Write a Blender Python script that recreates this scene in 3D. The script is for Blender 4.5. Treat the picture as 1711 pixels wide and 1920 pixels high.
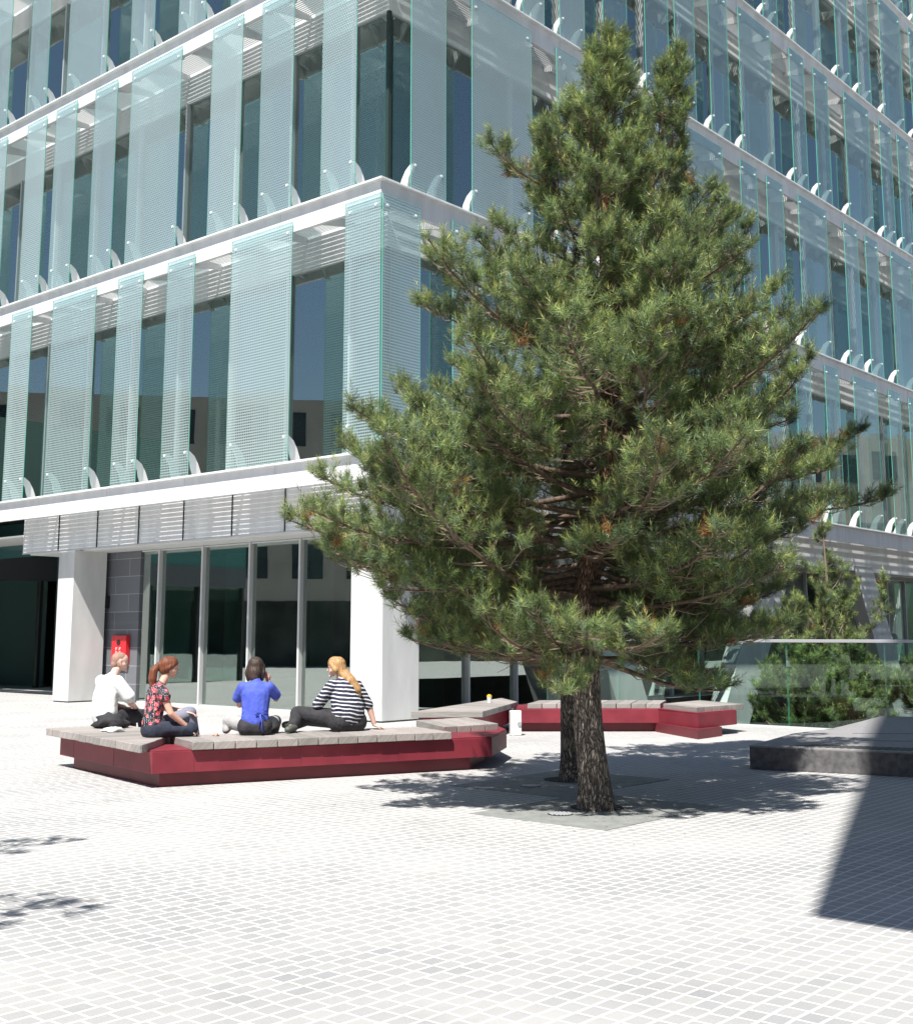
import bpy, bmesh, math, random
import numpy as np
from mathutils import Vector, Matrix
R = math.radians
for o in list(bpy.data.objects): bpy.data.objects.remove(o)
sc = bpy.context.scene
col = sc.collection

# ---------------------------------------------------------------- camera, sky, sun, exposure
EYE = 1.6
F_PX, CX, CY = 2272.0, 855.5, 850.0            # focal length and principal point of the 1711 x 1920 photograph
PITCH = math.atan((1193 - CY) / F_PX)
cam = bpy.data.cameras.new('camera'); camo = bpy.data.objects.new('camera', cam); col.objects.link(camo)
cam.sensor_fit = 'VERTICAL'; cam.sensor_height = 24.0; cam.lens = F_PX / 1920 * 24.0
cam.shift_y = -(960 - CY) / 1920
cam.clip_end = 2000; cam.clip_start = 0.05
camo.location = (0, 0, EYE); camo.rotation_euler = (math.pi / 2 + PITCH, 0, 0)
sc.camera = camo

SUN_EL = R(57); SUN_AZ = math.atan2(-.35, -.94)   # bearing of the sun seen from the square
world = bpy.data.worlds.new('World'); sc.world = world; world.use_nodes = True
nt = world.node_tree
bg = nt.nodes['Background']
sky = nt.nodes.new('ShaderNodeTexSky'); sky.sky_type = 'NISHITA'; sky.sun_disc = False
sky.sun_elevation = SUN_EL; sky.sun_rotation = SUN_AZ; sky.air_density = 1.0; sky.dust_density = 0.6; sky.ozone_density = 1.5
nt.links.new(sky.outputs[0], bg.inputs[0]); bg.inputs[1].default_value = 0.06
sun = bpy.data.lights.new('sun', 'SUN'); suno = bpy.data.objects.new('sun', sun); col.objects.link(suno)
sun.energy = 5.0; sun.angle = R(0.53); sun.color = (1.0, 0.96, 0.9)
sdir = Vector((math.sin(SUN_AZ) * math.cos(SUN_EL), math.cos(SUN_AZ) * math.cos(SUN_EL), math.sin(SUN_EL)))
suno.rotation_euler = sdir.to_track_quat('Z', 'Y').to_euler(); suno.location = (-4, -8, 20)
vs = sc.view_settings
sc.display_settings.display_device = 'sRGB'
vs.view_transform = 'Standard'; vs.look = 'None'; vs.gamma = 1; vs.use_curve_mapping = False; vs.exposure = 0.72
cy = sc.cycles
cy.max_bounces = 10; cy.diffuse_bounces = 3; cy.glossy_bounces = 4; cy.transparent_max_bounces = 24; cy.transmission_bounces = 6
cy.caustics_reflective = False; cy.caustics_refractive = False
cy.use_denoising = True

# ---------------------------------------------------------------- frame of the photograph -> world
_c, _s = math.cos(PITCH), math.sin(PITCH)
def ray(x, y):
    a = (x - CX, F_PX, -(y - CY))
    return Vector((a[0], a[1] * _c - a[2] * _s, a[1] * _s + a[2] * _c))
def on_level(x, y, z=0.0):
    r = ray(x, y); t = (z - EYE) / r.z
    return Vector((r.x * t, r.y * t, z))
ROT = R(49.04)
dR = Vector((math.cos(ROT), math.sin(ROT), 0)); dL = Vector((-math.sin(ROT), math.cos(ROT), 0))
O = Vector((-1.416, 21.858, 0))                # street corner of the glass building
def W(t, s, z=0.0): return O + dR * t + dL * s + Vector((0, 0, z))

# ---------------------------------------------------------------- materials
def mat(name, base=(.5, .5, .5), rough=.6, metal=0.0, spec=.5):
    m = bpy.data.materials.new(name); m.use_nodes = True
    b = m.node_tree.nodes['Principled BSDF']
    b.inputs['Base Color'].default_value = (*base, 1); b.inputs['Roughness'].default_value = rough
    b.inputs['Metallic'].default_value = metal; b.inputs['Specular IOR Level'].default_value = spec
    return m
class N:                                       # small node helper
    def __init__(s, m): s.t = m.node_tree; s.b = s.t.nodes.get('Principled BSDF'); s.out = s.t.nodes.get('Material Output')
    def n(s, kind, **kw):
        x = s.t.nodes.new('ShaderNode' + kind)
        for k, v in kw.items(): setattr(x, k, v)
        return x
    def l(s, a, b): s.t.links.new(a, b)
    def math(s, op, a, b=None, c=None):
        x = s.n('Math', operation=op)
        for i, v in enumerate((a, b, c)):
            if v is None: continue
            if isinstance(v, (int, float)): x.inputs[i].default_value = v
            else: s.l(v, x.inputs[i])
        return x.outputs[0]
    def coord(s, kind='Object'): return s.n('TexCoord').outputs[kind]
    def noise(s, vec, scale, detail=3, rough=.5):
        x = s.n('TexNoise'); x.inputs['Scale'].default_value = scale; x.inputs['Detail'].default_value = detail
        x.inputs['Roughness'].default_value = rough; s.l(vec, x.inputs['Vector']); return x.outputs['Fac']
    def ramp(s, fac, stops):
        x = s.n('ValToRGB'); e = x.color_ramp.elements
        while len(e) < len(stops): e.new(.5)
        for i, (p, c) in enumerate(stops): e[i].position = p; e[i].color = (*c, 1)
        s.l(fac, x.inputs[0]); return x.outputs[0]
    def mix(s, f, a, b):
        x = s.n('Mix', data_type='RGBA')
        for sock, v in ((x.inputs[0], f), (x.inputs[6], a), (x.inputs[7], b)):
            if isinstance(v, (int, float)): sock.default_value = v
            elif isinstance(v, tuple): sock.default_value = (*v, 1)
            else: s.l(v, sock)
        return x.outputs[2]
    def bump(s, h, strength=.3, dist=.01):
        x = s.n('Bump'); x.inputs['Strength'].default_value = strength; x.inputs['Distance'].default_value = dist
        s.l(h, x.inputs['Height']); s.l(x.outputs[0], s.b.inputs['Normal'])
def noisy(name, c1, c2, scale, rough=.7, bump=.0, detail=4, coord='Object', metal=0, spec=.5, stretch=None):
    m = mat(name, c1, rough, metal, spec); k = N(m); v = k.coord(coord)
    if stretch:
        mp = k.n('Mapping'); mp.inputs['Scale'].default_value = stretch; k.l(v, mp.inputs[0]); v = mp.outputs[0]
    f = k.noise(v, scale, detail)
    k.l(k.ramp(f, [(.3, c1), (.7, c2)]), k.b.inputs['Base Color'])
    if bump: k.bump(f, bump, .02)
    return m

def setts():                                   # granite setts laid on the grid of the building, columns running away to the right
    m = mat('granite_setts', (.4, .4, .4), .8); k = N(m)
    mp = k.n('Mapping'); mp.inputs['Rotation'].default_value = (0, 0, -ROT); k.l(k.coord('Object'), mp.inputs[0])
    warp = k.n('TexNoise'); warp.inputs['Scale'].default_value = 2.2; warp.inputs['Detail'].default_value = 2; k.l(mp.outputs[0], warp.inputs['Vector'])
    va = k.n('VectorMath', operation='MULTIPLY_ADD'); k.l(warp.outputs['Color'], va.inputs[0]); va.inputs[1].default_value = (.035, .03, 0); k.l(mp.outputs[0], va.inputs[2])
    sp = k.n('SeparateXYZ'); k.l(va.outputs[0], sp.inputs[0])
    cw, rw = .108, .130
    c = k.math('DIVIDE', sp.outputs[1], cw); ci = k.math('FLOOR', c)
    wn = k.n('TexWhiteNoise', noise_dimensions='1D'); k.l(ci, wn.inputs['W'])
    off = k.math('MULTIPLY', wn.outputs['Value'], .55)
    r = k.math('ADD', k.math('DIVIDE', sp.outputs[0], rw), off); ri = k.math('FLOOR', r)
    cmb = k.n('CombineXYZ'); k.l(ci, cmb.inputs[0]); k.l(ri, cmb.inputs[1])
    w2 = k.n('TexWhiteNoise', noise_dimensions='3D'); k.l(cmb.outputs[0], w2.inputs['Vector'])
    def edge(x, g):
        f = k.math('ABSOLUTE', k.math('SUBTRACT', k.math('FRACT', x), .5))
        mr = k.n('MapRange', interpolation_type='SMOOTHSTEP'); k.l(f, mr.inputs[0]); mr.inputs[1].default_value = .5 - g * 1.35; mr.inputs[2].default_value = .5 - g * .6
        return mr.outputs[0]
    j = k.math('MAXIMUM', edge(c, .075), edge(r, .052))
    big = k.noise(mp.outputs[0], .55, 3, .6); grain = k.noise(mp.outputs[0], 90, 3, .7)
    stone = k.ramp(w2.outputs['Value'], [(0, (.275, .28, .288)), (.12, (.305, .308, .312)), (.8, (.335, .336, .336)), (1, (.365, .362, .356))])
    dusty = k.ramp(big, [(.36, (0, 0, 0)), (.66, (1, 1, 1))])
    stone = k.mix(k.math('MULTIPLY', dusty, .6), stone, (.46, .455, .44))
    stone = k.mix(k.math('MULTIPLY', k.math('GREATER_THAN', grain, .62), .35), stone, (.58, .58, .57))
    joint = k.mix(grain, (.62, .61, .59), (.72, .71, .69))
    mossy = k.ramp(k.noise(mp.outputs[0], 1.3, 4), [(.5, (0, 0, 0)), (.75, (1, 1, 1))])
    joint = k.mix(k.math('MULTIPLY', mossy, .2), joint, (.42, .42, .40))
    allc = k.mix(j, stone, joint)
    gum = k.n('TexVoronoi'); gum.inputs['Scale'].default_value = 1.7; k.l(mp.outputs[0], gum.inputs['Vector'])
    allc = k.mix(k.math('MULTIPLY', k.math('LESS_THAN', gum.outputs['Distance'], .045), .5), allc, (.16, .16, .155))
    st = k.ramp(k.noise(mp.outputs[0], .9, 5, .7), [(.56, (0, 0, 0)), (.72, (1, 1, 1))])
    allc = k.mix(k.math('MULTIPLY', st, .30), allc, (.22, .215, .20))
    k.l(allc, k.b.inputs['Base Color'])
    k.bump(k.math('ADD', k.math('SUBTRACT', 1, j), k.math('MULTIPLY', grain, .3)), .35, .006)
    return m
M = {}
M['setts'] = setts()
M['slab'] = noisy('tree_slab_stone', (.20, .21, .205), (.28, .29, .28), 7, .75, .05)
M['white'] = noisy('white_panel', (.68, .69, .70), (.81, .82, .83), 3.2, .45, stretch=(1, 1, .18), detail=5)
M['steel'] = noisy('painted_steel', (.55, .57, .57), (.62, .64, .64), 3, .4)
M['bracket'] = mat('white_casting', (.82, .83, .83), .35)
M['frame'] = mat('light_grey_frame', (.62, .64, .64), .4, .2)
M['dark_frame'] = mat('dark_frame', (.03, .045, .04), .4)
M['grating'] = mat('walkway_grating', (.68, .69, .70), .5)
M['soffit'] = noisy('soffit_panel', (.66, .67, .67), (.72, .73, .73), .8, .5)
M['concrete'] = noisy('smooth_concrete', (.54, .55, .545), (.68, .69, .68), 2.5, .7, .03, stretch=(1, 1, .3), detail=6)
M['ceiling'] = mat('ceiling', (.62, .62, .62), .8)
M['inner_wall'] = noisy('inner_wall', (.10, .12, .12), (.22, .24, .23), .35, .8)
M['inner_col'] = mat('inner_column', (.55, .6, .58), .6)
M['carpet'] = mat('carpet', (.09, .10, .11), .9)
M['red_paint'] = noisy('dark_red_paint', (.165, .018, .030), (.25, .032, .048), 2.6, .5, .02, detail=9, spec=.4)
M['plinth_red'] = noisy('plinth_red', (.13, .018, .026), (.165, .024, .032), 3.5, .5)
M['red_sign'] = mat('red_enamel', (.62, .02, .03), .35)
M['black'] = mat('black', (.012, .012, .014), .4)
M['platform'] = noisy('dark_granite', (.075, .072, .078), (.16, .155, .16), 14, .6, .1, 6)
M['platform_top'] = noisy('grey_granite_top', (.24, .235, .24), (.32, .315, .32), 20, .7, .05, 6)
M['soil'] = noisy('soil', (.02, .018, .015), (.05, .045, .035), 20, .95, .3)
M['iron'] = mat('cast_iron', (.03, .03, .03), .6)
M['rail'] = mat('brushed_rail', (.42, .43, .46), .45, .3)
M['cup'] = mat('white_cup', (.8, .8, .78), .4)
M['yellow'] = mat('yellow_lid', (.75, .48, .04), .4)
M['paper'] = mat('paper', (.78, .78, .76), .8)
M['far_stone'] = noisy('pale_facade_stone', (.34, .31, .28), (.42, .39, .35), .6, .8)
M['dark_base_band'] = noisy('painted_base_shade', (.015, .02, .015), (.09, .10, .085), .5, .8)  # dark colour standing in for shade and trees in the mirrored scene
M['far_glass'] = mat('far_dark_glass', (.03, .04, .05), .1)

def timber():
    m = mat('weathered_timber', (.4, .38, .35), .75); k = N(m)
    oi = k.n('ObjectInfo')
    mp = k.n('Mapping'); mp.inputs['Scale'].default_value = (3, 45, 20); k.l(k.coord('UV'), mp.inputs[0])
    f = k.noise(mp.outputs[0], 1.0, 5, .65)
    geo = k.n('NewGeometry')
    c = k.ramp(f, [(.25, (.20, .185, .175)), (.55, (.33, .312, .30)), (.8, (.43, .41, .395))])
    tint = k.ramp(geo.outputs['Random Per Island'], [(0, (.72, .72, .70)), (.5, (1, .98, .96)), (1, (1.2, 1.14, 1.12))])
    mx = k.n('Mix', data_type='RGBA', blend_type='MULTIPLY'); mx.inputs[0].default_value = 1; k.l(c, mx.inputs[6]); k.l(tint, mx.inputs[7])
    k.l(mx.outputs[2], k.b.inputs['Base Color']); k.bump(f, .4, .004)
    return m
M['timber'] = timber()

def stone_wall():
    m = mat('dark_stone_blocks', (.1, .11, .12), .7); k = N(m)
    br = k.n('TexBrick'); k.l(k.coord('Object'), br.inputs['Vector'])
    mp = k.n('Mapping'); mp.inputs['Rotation'].default_value = (0, R(90), R(90))
    sp = k.n('SeparateXYZ'); k.l(k.coord('Object'), sp.inputs[0]); cb = k.n('CombineXYZ')
    k.l(k.math('ADD', sp.outputs[0], sp.outputs[1]), cb.inputs[0]); k.l(sp.outputs[2], cb.inputs[1]); k.l(cb.outputs[0], br.inputs['Vector'])
    br.inputs['Color1'].default_value = (.115, .125, .14, 1); br.inputs['Color2'].default_value = (.16, .17, .185, 1); br.inputs['Mortar'].default_value = (.33, .34, .35, 1)
    br.inputs['Scale'].default_value = 1; br.inputs['Mortar Size'].default_value = .008; br.inputs['Brick Width'].default_value = 1.15; br.inputs['Row Height'].default_value = .44
    k.l(br.outputs['Color'], k.b.inputs['Base Color'])
    return m
M['stone_wall'] = stone_wall()

def bark(name, lo, hi, zmid):
    m = mat(name, (.1, .08, .06), .9); k = N(m); v = k.coord('Object')
    wv = k.n('TexNoise'); wv.inputs['Scale'].default_value = 5; wv.inputs['Detail'].default_value = 3; k.l(v, wv.inputs['Vector'])
    ma = k.n('VectorMath', operation='MULTIPLY_ADD'); k.l(wv.outputs['Color'], ma.inputs[0]); ma.inputs[1].default_value = (.12, .12, .25); k.l(v, ma.inputs[2])
    mp = k.n('Mapping'); mp.inputs['Scale'].default_value = (44, 44, 7); k.l(ma.outputs[0], mp.inputs[0])
    vo = k.n('TexVoronoi', feature='DISTANCE_TO_EDGE'); vo.inputs['Scale'].default_value = 1; k.l(mp.outputs[0], vo.inputs['Vector'])
    crack = k.ramp(vo.outputs['Distance'], [(0, (0, 0, 0)), (.20, (1, 1, 1))])
    fm = k.n('Mapping'); fm.inputs['Scale'].default_value = (1, 1, .28); k.l(ma.outputs[0], fm.inputs[0]); fine = k.noise(fm.outputs[0], 22, 6, .72)
    a = k.mix(crack, (.085, .068, .055), k.ramp(fine, [(.3, (.13, .105, .085)), (.5, (.30, .25, .205)), (.7, (.50, .43, .36))]))
    b = k.mix(crack, (.10, .04, .02), k.ramp(fine, [(.3, (.22, .10, .05)), (.7, (.46, .24, .13))]))
    z = k.n('SeparateXYZ'); k.l(v, z.inputs[0])
    mr = k.n('MapRange'); k.l(z.outputs[2], mr.inputs[0]); mr.inputs[1].default_value = lo; mr.inputs[2].default_value = hi
    k.l(k.mix(mr.outputs[0], a, b), k.b.inputs['Base Color']); k.bump(k.math('ADD', crack, k.math('MULTIPLY', fine, .5)), 1.0, .03)
    return m
M['bark'] = bark('pine_bark', 1.4, 2.6, 2)
M['limb'] = noisy('limb_bark', (.06, .045, .035), (.20, .135, .09), 25, .9, .3)
M['twig'] = mat('twig_bark', (.21, .16, .115), .9)

def needle_mat():
    m = bpy.data.materials.new('pine_needles'); m.use_nodes = True; k = N(m)
    at = k.n('Attribute'); at.attribute_name = 'tint'
    k.b.inputs['Roughness'].default_value = .4; k.b.inputs['Specular IOR Level'].default_value = .5
    k.l(at.outputs['Color'], k.b.inputs['Base Color'])
    tr = k.n('BsdfTranslucent'); k.l(at.outputs['Color'], tr.inputs[0])
    mx = k.n('MixShader'); mx.inputs[0].default_value = .3
    k.l(k.b.outputs[0], mx.inputs[1]); k.l(tr.outputs[0], mx.inputs[2]); k.l(mx.outputs[0], k.out.inputs[0])
    return m
M['needles'] = needle_mat()

def glass(name, tint, boost, extra=0.0):       # clear or tinted sheet: a mirror by Fresnel over a transparent body
    m = bpy.data.materials.new(name); m.use_nodes = True; k = N(m); k.t.nodes.remove(k.b)
    tr = k.n('BsdfTransparent'); tr.inputs[0].default_value = (*tint, 1)
    gl = k.n('BsdfGlossy'); gl.inputs['Roughness'].default_value = 0.0; gl.inputs[0].default_value = (.93, 1.0, .97, 1)
    lw = k.n('LayerWeight'); lw.inputs[0].default_value = .35
    f = k.math('ADD', k.math('MULTIPLY', k.math('POWER', lw.outputs['Facing'], 3), boost), .06 + extra)
    f = k.math('MINIMUM', f, .95)
    mx = k.n('MixShader'); k.l(f, mx.inputs[0]); k.l(tr.outputs[0], mx.inputs[1]); k.l(gl.outputs[0], mx.inputs[2])
    k.l(mx.outputs[0], k.out.inputs[0]); return m, k, mx
M['window'], k_, _ = glass('window_glass', (.42, .56, .51), .8, .30)
wf = k_.noise(k_.coord('Object'), .7, 2); bp = k_.n('Bump'); bp.inputs['Strength'].default_value = .018; bp.inputs['Distance'].default_value = .05; k_.l(wf, bp.inputs['Height'])
for nd_ in k_.t.nodes:
    if nd_.type == 'BSDF_GLOSSY': k_.l(bp.outputs[0], nd_.inputs['Normal'])
M['bal_glass'] = glass('balustrade_glass', (.80, .91, .86), .25, -.02)[0]
def frit(name, pitch, mode, cover):
    m, k, mx = glass(name, (.84, .94, .94), .60, .09)
    sp = k.n('SeparateXYZ'); k.l(k.coord('Object'), sp.inputs[0])
    u = k.math('DIVIDE', k.math('ADD', sp.outputs[0], sp.outputs[1]), pitch); v = k.math('DIVIDE', sp.outputs[2], pitch * (.86 if mode == 'dots' else 1))
    if mode == 'grid':                          # white lattice with small clear slots
        a = k.math('ABSOLUTE', k.math('SUBTRACT', k.math('FRACT', u), .5)); b = k.math('ABSOLUTE', k.math('SUBTRACT', k.math('FRACT', v), .5))
        hole = k.math('MULTIPLY', k.math('LESS_THAN', a, .34), k.math('LESS_THAN', b, .27)); f = k.math('SUBTRACT', 1, hole)
        f = k.math('MULTIPLY', f, cover)
    elif mode == 'dots':
        row = k.math('FLOOR', v); sh = k.math('MULTIPLY', k.math('MODULO', row, 2), .5)
        a = k.math('SUBTRACT', k.math('FRACT', k.math('ADD', u, sh)), .5); b = k.math('SUBTRACT', k.math('FRACT', v), .5)
        d = k.math('ADD', k.math('MULTIPLY', a, a), k.math('MULTIPLY', b, b))
        f = k.math('MULTIPLY', k.math('SUBTRACT', 1, k.math('LESS_THAN', d, .10)), cover)
    else:
        f = k.math('ADD', cover, 0)
    f = k.math('MULTIPLY', f, k.math('ADD', k.math('MULTIPLY', k.n('ObjectInfo').outputs['Random'], .5), .78))
    df = k.n('BsdfDiffuse'); df.inputs[0].default_value = (.76, .86, .86, 1)
    tl = k.n('BsdfTranslucent'); tl.inputs[0].default_value = (.58, .76, .76, 1)
    m2 = k.n('MixShader'); m2.inputs[0].default_value = .35; k.l(df.outputs[0], m2.inputs[1]); k.l(tl.outputs[0], m2.inputs[2])
    m3 = k.n('MixShader'); k.l(f, m3.inputs[0]); k.l(mx.outputs[0], m3.inputs[1]); k.l(m2.outputs[0], m3.inputs[2])
    k.l(m3.outputs[0], k.out.inputs[0]); return m
M['frit_grid'] = frit('fritted_glass_grid', .058, 'grid', .42)
M['frit_dots'] = frit('fritted_glass_dots', .062, 'dots', .35)
M['frit_fine'] = frit('fritted_glass_fine', .05, 'fine', .18)
M['frit_faint'] = frit('fritted_glass_faint', .05, 'fine', .08)
M['edge'] = mat('green_glass_edge', (.13, .50, .36), .15); M['edge'].node_tree.nodes['Principled BSDF'].inputs['Specular IOR Level'].default_value = .8

# people
M['skin'] = noisy('skin', (.62, .36, .27), (.70, .42, .32), 12, .5)
M['skin_pale'] = noisy('pale_skin', (.68, .42, .34), (.76, .50, .41), 12, .5)
M['hair_red'] = noisy('auburn_hair', (.09, .022, .010), (.24, .075, .03), 60, .55, .7, stretch=(1, 1, .15))
M['hair_dark'] = noisy('dark_brown_hair', (.022, .014, .011), (.07, .042, .03), 60, .55, .7, stretch=(1, 1, .15))
M['hair_blond'] = noisy('blond_hair', (.30, .15, .055), (.58, .36, .17), 60, .55, .7, stretch=(1, 1, .15))
M['stubble'] = noisy('cropped_hair', (.30, .17, .13), (.40, .24, .19), 90, .7)
M['tee'] = noisy('white_cotton', (.74, .76, .75), (.82, .84, .82), 9, .85, .9)
M['blue'] = noisy('blue_blouse_cotton', (.055, .085, .46), (.085, .13, .60), 11, .8, .9)
M['charcoal'] = noisy('charcoal_cloth', (.018, .018, .022), (.04, .039, .045), 12, .85, .8)
M['denim'] = noisy('dark_denim', (.012, .017, .032), (.03, .038, .065), 14, .85, .8)
M['grey_denim'] = noisy('grey_blue_denim', (.17, .18, .25), (.25, .26, .33), 20, .85, .2)
M['grey_cloth'] = noisy('grey_trousers', (.33, .33, .33), (.42, .42, .41), 12, .85, .8)
M['shoe'] = noisy('grey_green_shoe', (.06, .07, .06), (.11, .12, .105), 10, .6)
def stripes():
    m = mat('navy_and_white_stripes', (.02, .02, .05), .85); k = N(m); sp = k.n('SeparateXYZ'); k.l(k.coord('Object'), sp.inputs[0])
    wob = k.noise(k.coord('Object'), 5, 2)
    f = k.math('FRACT', k.math('DIVIDE', k.math('ADD', k.math('ADD', sp.outputs[2], k.math('MULTIPLY', sp.outputs[0], .12)), k.math('MULTIPLY', wob, .05)), .046))
    k.l(k.mix(k.math('LESS_THAN', f, .32), (.018, .02, .05), (.74, .76, .77)), k.b.inputs['Base Color']); return m
def floral():
    m = mat('floral_print', (.02, .02, .03), .85); k = N(m); v = k.coord('Object')
    dots = k.n('TexVoronoi'); dots.inputs['Scale'].default_value = 60; dots.inputs['Randomness'].default_value = .2; k.l(v, dots.inputs['Vector'])
    c = k.mix(k.math('LESS_THAN', dots.outputs['Distance'], .30), (.02, .018, .03), (.50, .50, .50))
    fl = k.n('TexVoronoi'); fl.inputs['Scale'].default_value = 14; fl.inputs['Randomness'].default_value = .75; k.l(v, fl.inputs['Vector'])
    wob = k.noise(v, 55, 2)
    d = k.math('ADD', fl.outputs['Distance'], k.math('MULTIPLY', k.math('SUBTRACT', wob, .5), .35))
    red = k.mix(k.math('GREATER_THAN', wob, .53), (.62, .05, .07), (.74, .30, .33))
    k.l(k.mix(k.math('LESS_THAN', d, .40), c, red), k.b.inputs['Base Color']); return m
M['stripes'] = stripes(); M['floral'] = floral()

# ---------------------------------------------------------------- mesh helpers
def tag(o, label=None, cat=None, group=None, kind=None):
    if label: o['label'] = label
    if cat: o['category'] = cat
    if group: o['group'] = group
    if kind: o['kind'] = kind
    return o
def empty(name, loc=(0, 0, 0), rz=0.0):
    o = bpy.data.objects.new(name, None); col.objects.link(o); o.location = loc; o.rotation_euler = (0, 0, rz); o.empty_display_size = .2
    return o
class MB:
    def __init__(s): s.v = []; s.f = []; s.m = []; s.uv = []
    def add(s, vs, fs, mi=0):
        n = len(s.v); s.v += [tuple(p) for p in vs]
        for f in fs: s.f.append(tuple(i + n for i in f)); s.m.append(mi)
        return s
    def box(s, x0, x1, y0, y1, z0, z1, mi=0, side=None):
        vs = [(x, y, z) for z in (z0, z1) for y in (y0, y1) for x in (x0, x1)]
        fs = [(0, 2, 3, 1), (4, 5, 7, 6), (0, 1, 5, 4), (2, 6, 7, 3), (0, 4, 6, 2), (1, 3, 7, 5)]
        s.add(vs, fs, mi); return s
    def prism(s, pts, z0, z1, mi=0):             # outline in xy
        n = len(pts); a = sum(pts[i][0] * pts[(i + 1) % n][1] - pts[(i + 1) % n][0] * pts[i][1] for i in range(n))
        if a < 0: pts = pts[::-1]
        s.add([(p[0], p[1], z0) for p in pts] + [(p[0], p[1], z1) for p in pts],
              [tuple(range(n))[::-1], tuple(range(n, 2 * n))] + [(i, (i + 1) % n, (i + 1) % n + n, i + n) for i in range(n)], mi)
        return s
    def hull(s, a, b, mi=0):                     # loft between two outlines of n points
        n = len(a); s.add(list(a) + list(b), [tuple(range(n))[::-1], tuple(range(n, 2 * n))] + [(i, (i + 1) % n, (i + 1) % n + n, i + n) for i in range(n)], mi); return s
    def cyl(s, c, r, z0, z1, n=20, r2=None, mi=0):
        r2 = r if r2 is None else r2
        a = [(c[0] + r * math.cos(2 * math.pi * i / n), c[1] + r * math.sin(2 * math.pi * i / n), z0) for i in range(n)]
        b = [(c[0] + r2 * math.cos(2 * math.pi * i / n), c[1] + r2 * math.sin(2 * math.pi * i / n), z1) for i in range(n)]
        return s.hull(a, b, mi)
    def tube(s, pts, radii, n=6, mi=0):
        pts = [Vector(p) for p in pts]; rings = []; ref = Vector((.31, .22, .92)).normalized()
        for i, p in enumerate(pts):
            d = (pts[min(i + 1, len(pts) - 1)] - pts[max(i - 1, 0)]).normalized()
            e1 = d.cross(ref)
            if e1.length < .05: e1 = d.cross(Vector((1, 0, 0)))
            e1.normalize(); e2 = d.cross(e1)
            rings.append([p + (e1 * math.cos(2 * math.pi * k / n) + e2 * math.sin(2 * math.pi * k / n)) * radii[i] for k in range(n)])
        vs = [v for r in rings for v in r]; fs = []
        for i in range(len(pts) - 1):
            for k in range(n): fs.append((i * n + k, i * n + (k + 1) % n, (i + 1) * n + (k + 1) % n, (i + 1) * n + k))
        fs += [tuple(range(n))[::-1], tuple(range((len(pts) - 1) * n, len(pts) * n))]
        return s.add(vs, fs, mi)
    def mesh(s, name, mats, smooth=False):
        me = bpy.data.meshes.new(name); me.from_pydata(s.v, [], s.f)
        for m in (mats if isinstance(mats, (list, tuple)) else [mats]): me.materials.append(m)
        if any(s.m): me.polygons.foreach_set('material_index', s.m)
        if smooth: me.polygons.foreach_set('use_smooth', [True] * len(s.f))
        me.update(); return me
    def build(s, name, mats, parent=None, bevel=0, smooth=False, loc=None):
        return link(name, s.mesh(name, mats, smooth), parent, bevel, loc)
def link(name, me, parent=None, bevel=0, loc=None):
    o = bpy.data.objects.new(name, me); col.objects.link(o); o.parent = parent
    if loc is not None: o.location = loc
    if bevel:
        b = o.modifiers.new('bevel', 'BEVEL'); b.width = bevel; b.segments = 2; b.limit_method = 'ANGLE'
    return o
rnd = random.Random(7)

# ---------------------------------------------------------------- ground: one sheet with the sunken court cut out
COURT = [W(5.15, 1.6), W(5.15, -4.2), W(5.15, -12), W(46, -12), W(46, 1.6)]
def ground_sheet():
    bm = bmesh.new()
    # local frame of the building: cells around the court opening
    xs = [-260, 5.15, 46, 260]; ys = [-260, -12, 1.6, 260]
    for i in range(3):
        for j in range(3):
            if i == 1 and j == 1: continue
            q = [(xs[i], ys[j]), (xs[i + 1], ys[j]), (xs[i + 1], ys[j + 1]), (xs[i], ys[j + 1])]
            bm.faces.new([bm.verts.new(W(a, b)) for a, b in q])
    bmesh.ops.remove_doubles(bm, verts=bm.verts, dist=1e-4)
    me = bpy.data.meshes.new('ground'); bm.to_mesh(me); bm.free(); me.materials.append(M['setts']); return me
g = link('ground', ground_sheet()); tag(g, 'pale granite setts of the square, laid diagonally', kind='structure')
b = MB()
cp = [(5.15, 1.6), (5.15, -12), (46, -12), (46, 1.6)]
b.add([W(x, y, -3.2) for x, y in cp], [(0, 1, 2, 3)])
for i in range(4):
    a, c = cp[i], cp[(i + 1) % 4]; b.add([W(*a, -3.2), W(*c, -3.2), W(*c, -.002), W(*a, -.002)], [(0, 1, 2, 3)])
tag(b.build('sunken_court', M['soil']), 'sunken light well beside the building', kind='structure')
# dark stone slab around the two pines
b = MB(); F0 = on_level(1135, 1558)
def SL(a, c): p = F0 + dL * a + dR * c; return (p.x, p.y)
b.prism([SL(0, 0), SL(0, 1.9), SL(1.49, 1.9), SL(1.49, 0)], -.05, .006)
b.prism([SL(1.50, 1.45), SL(1.50, 3.5), SL(3.0, 3.5), SL(3.0, 1.45)], -.05, .006)
pit = b.build('tree_pit_paving', M['slab'])
tag(pit, 'smooth grey stone slabs around the pine trunks', kind='structure')
for i, (x, y) in enumerate(((1120, 1517), (1062, 1464))):
    p = on_level(x, y); b = MB(); b.cyl((p.x, p.y + .05), .25, .0, .0105, 32)
    tag(b.build('tree_pit_soil', M['soil']), 'dark round opening around a pine trunk', kind='structure')

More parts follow.
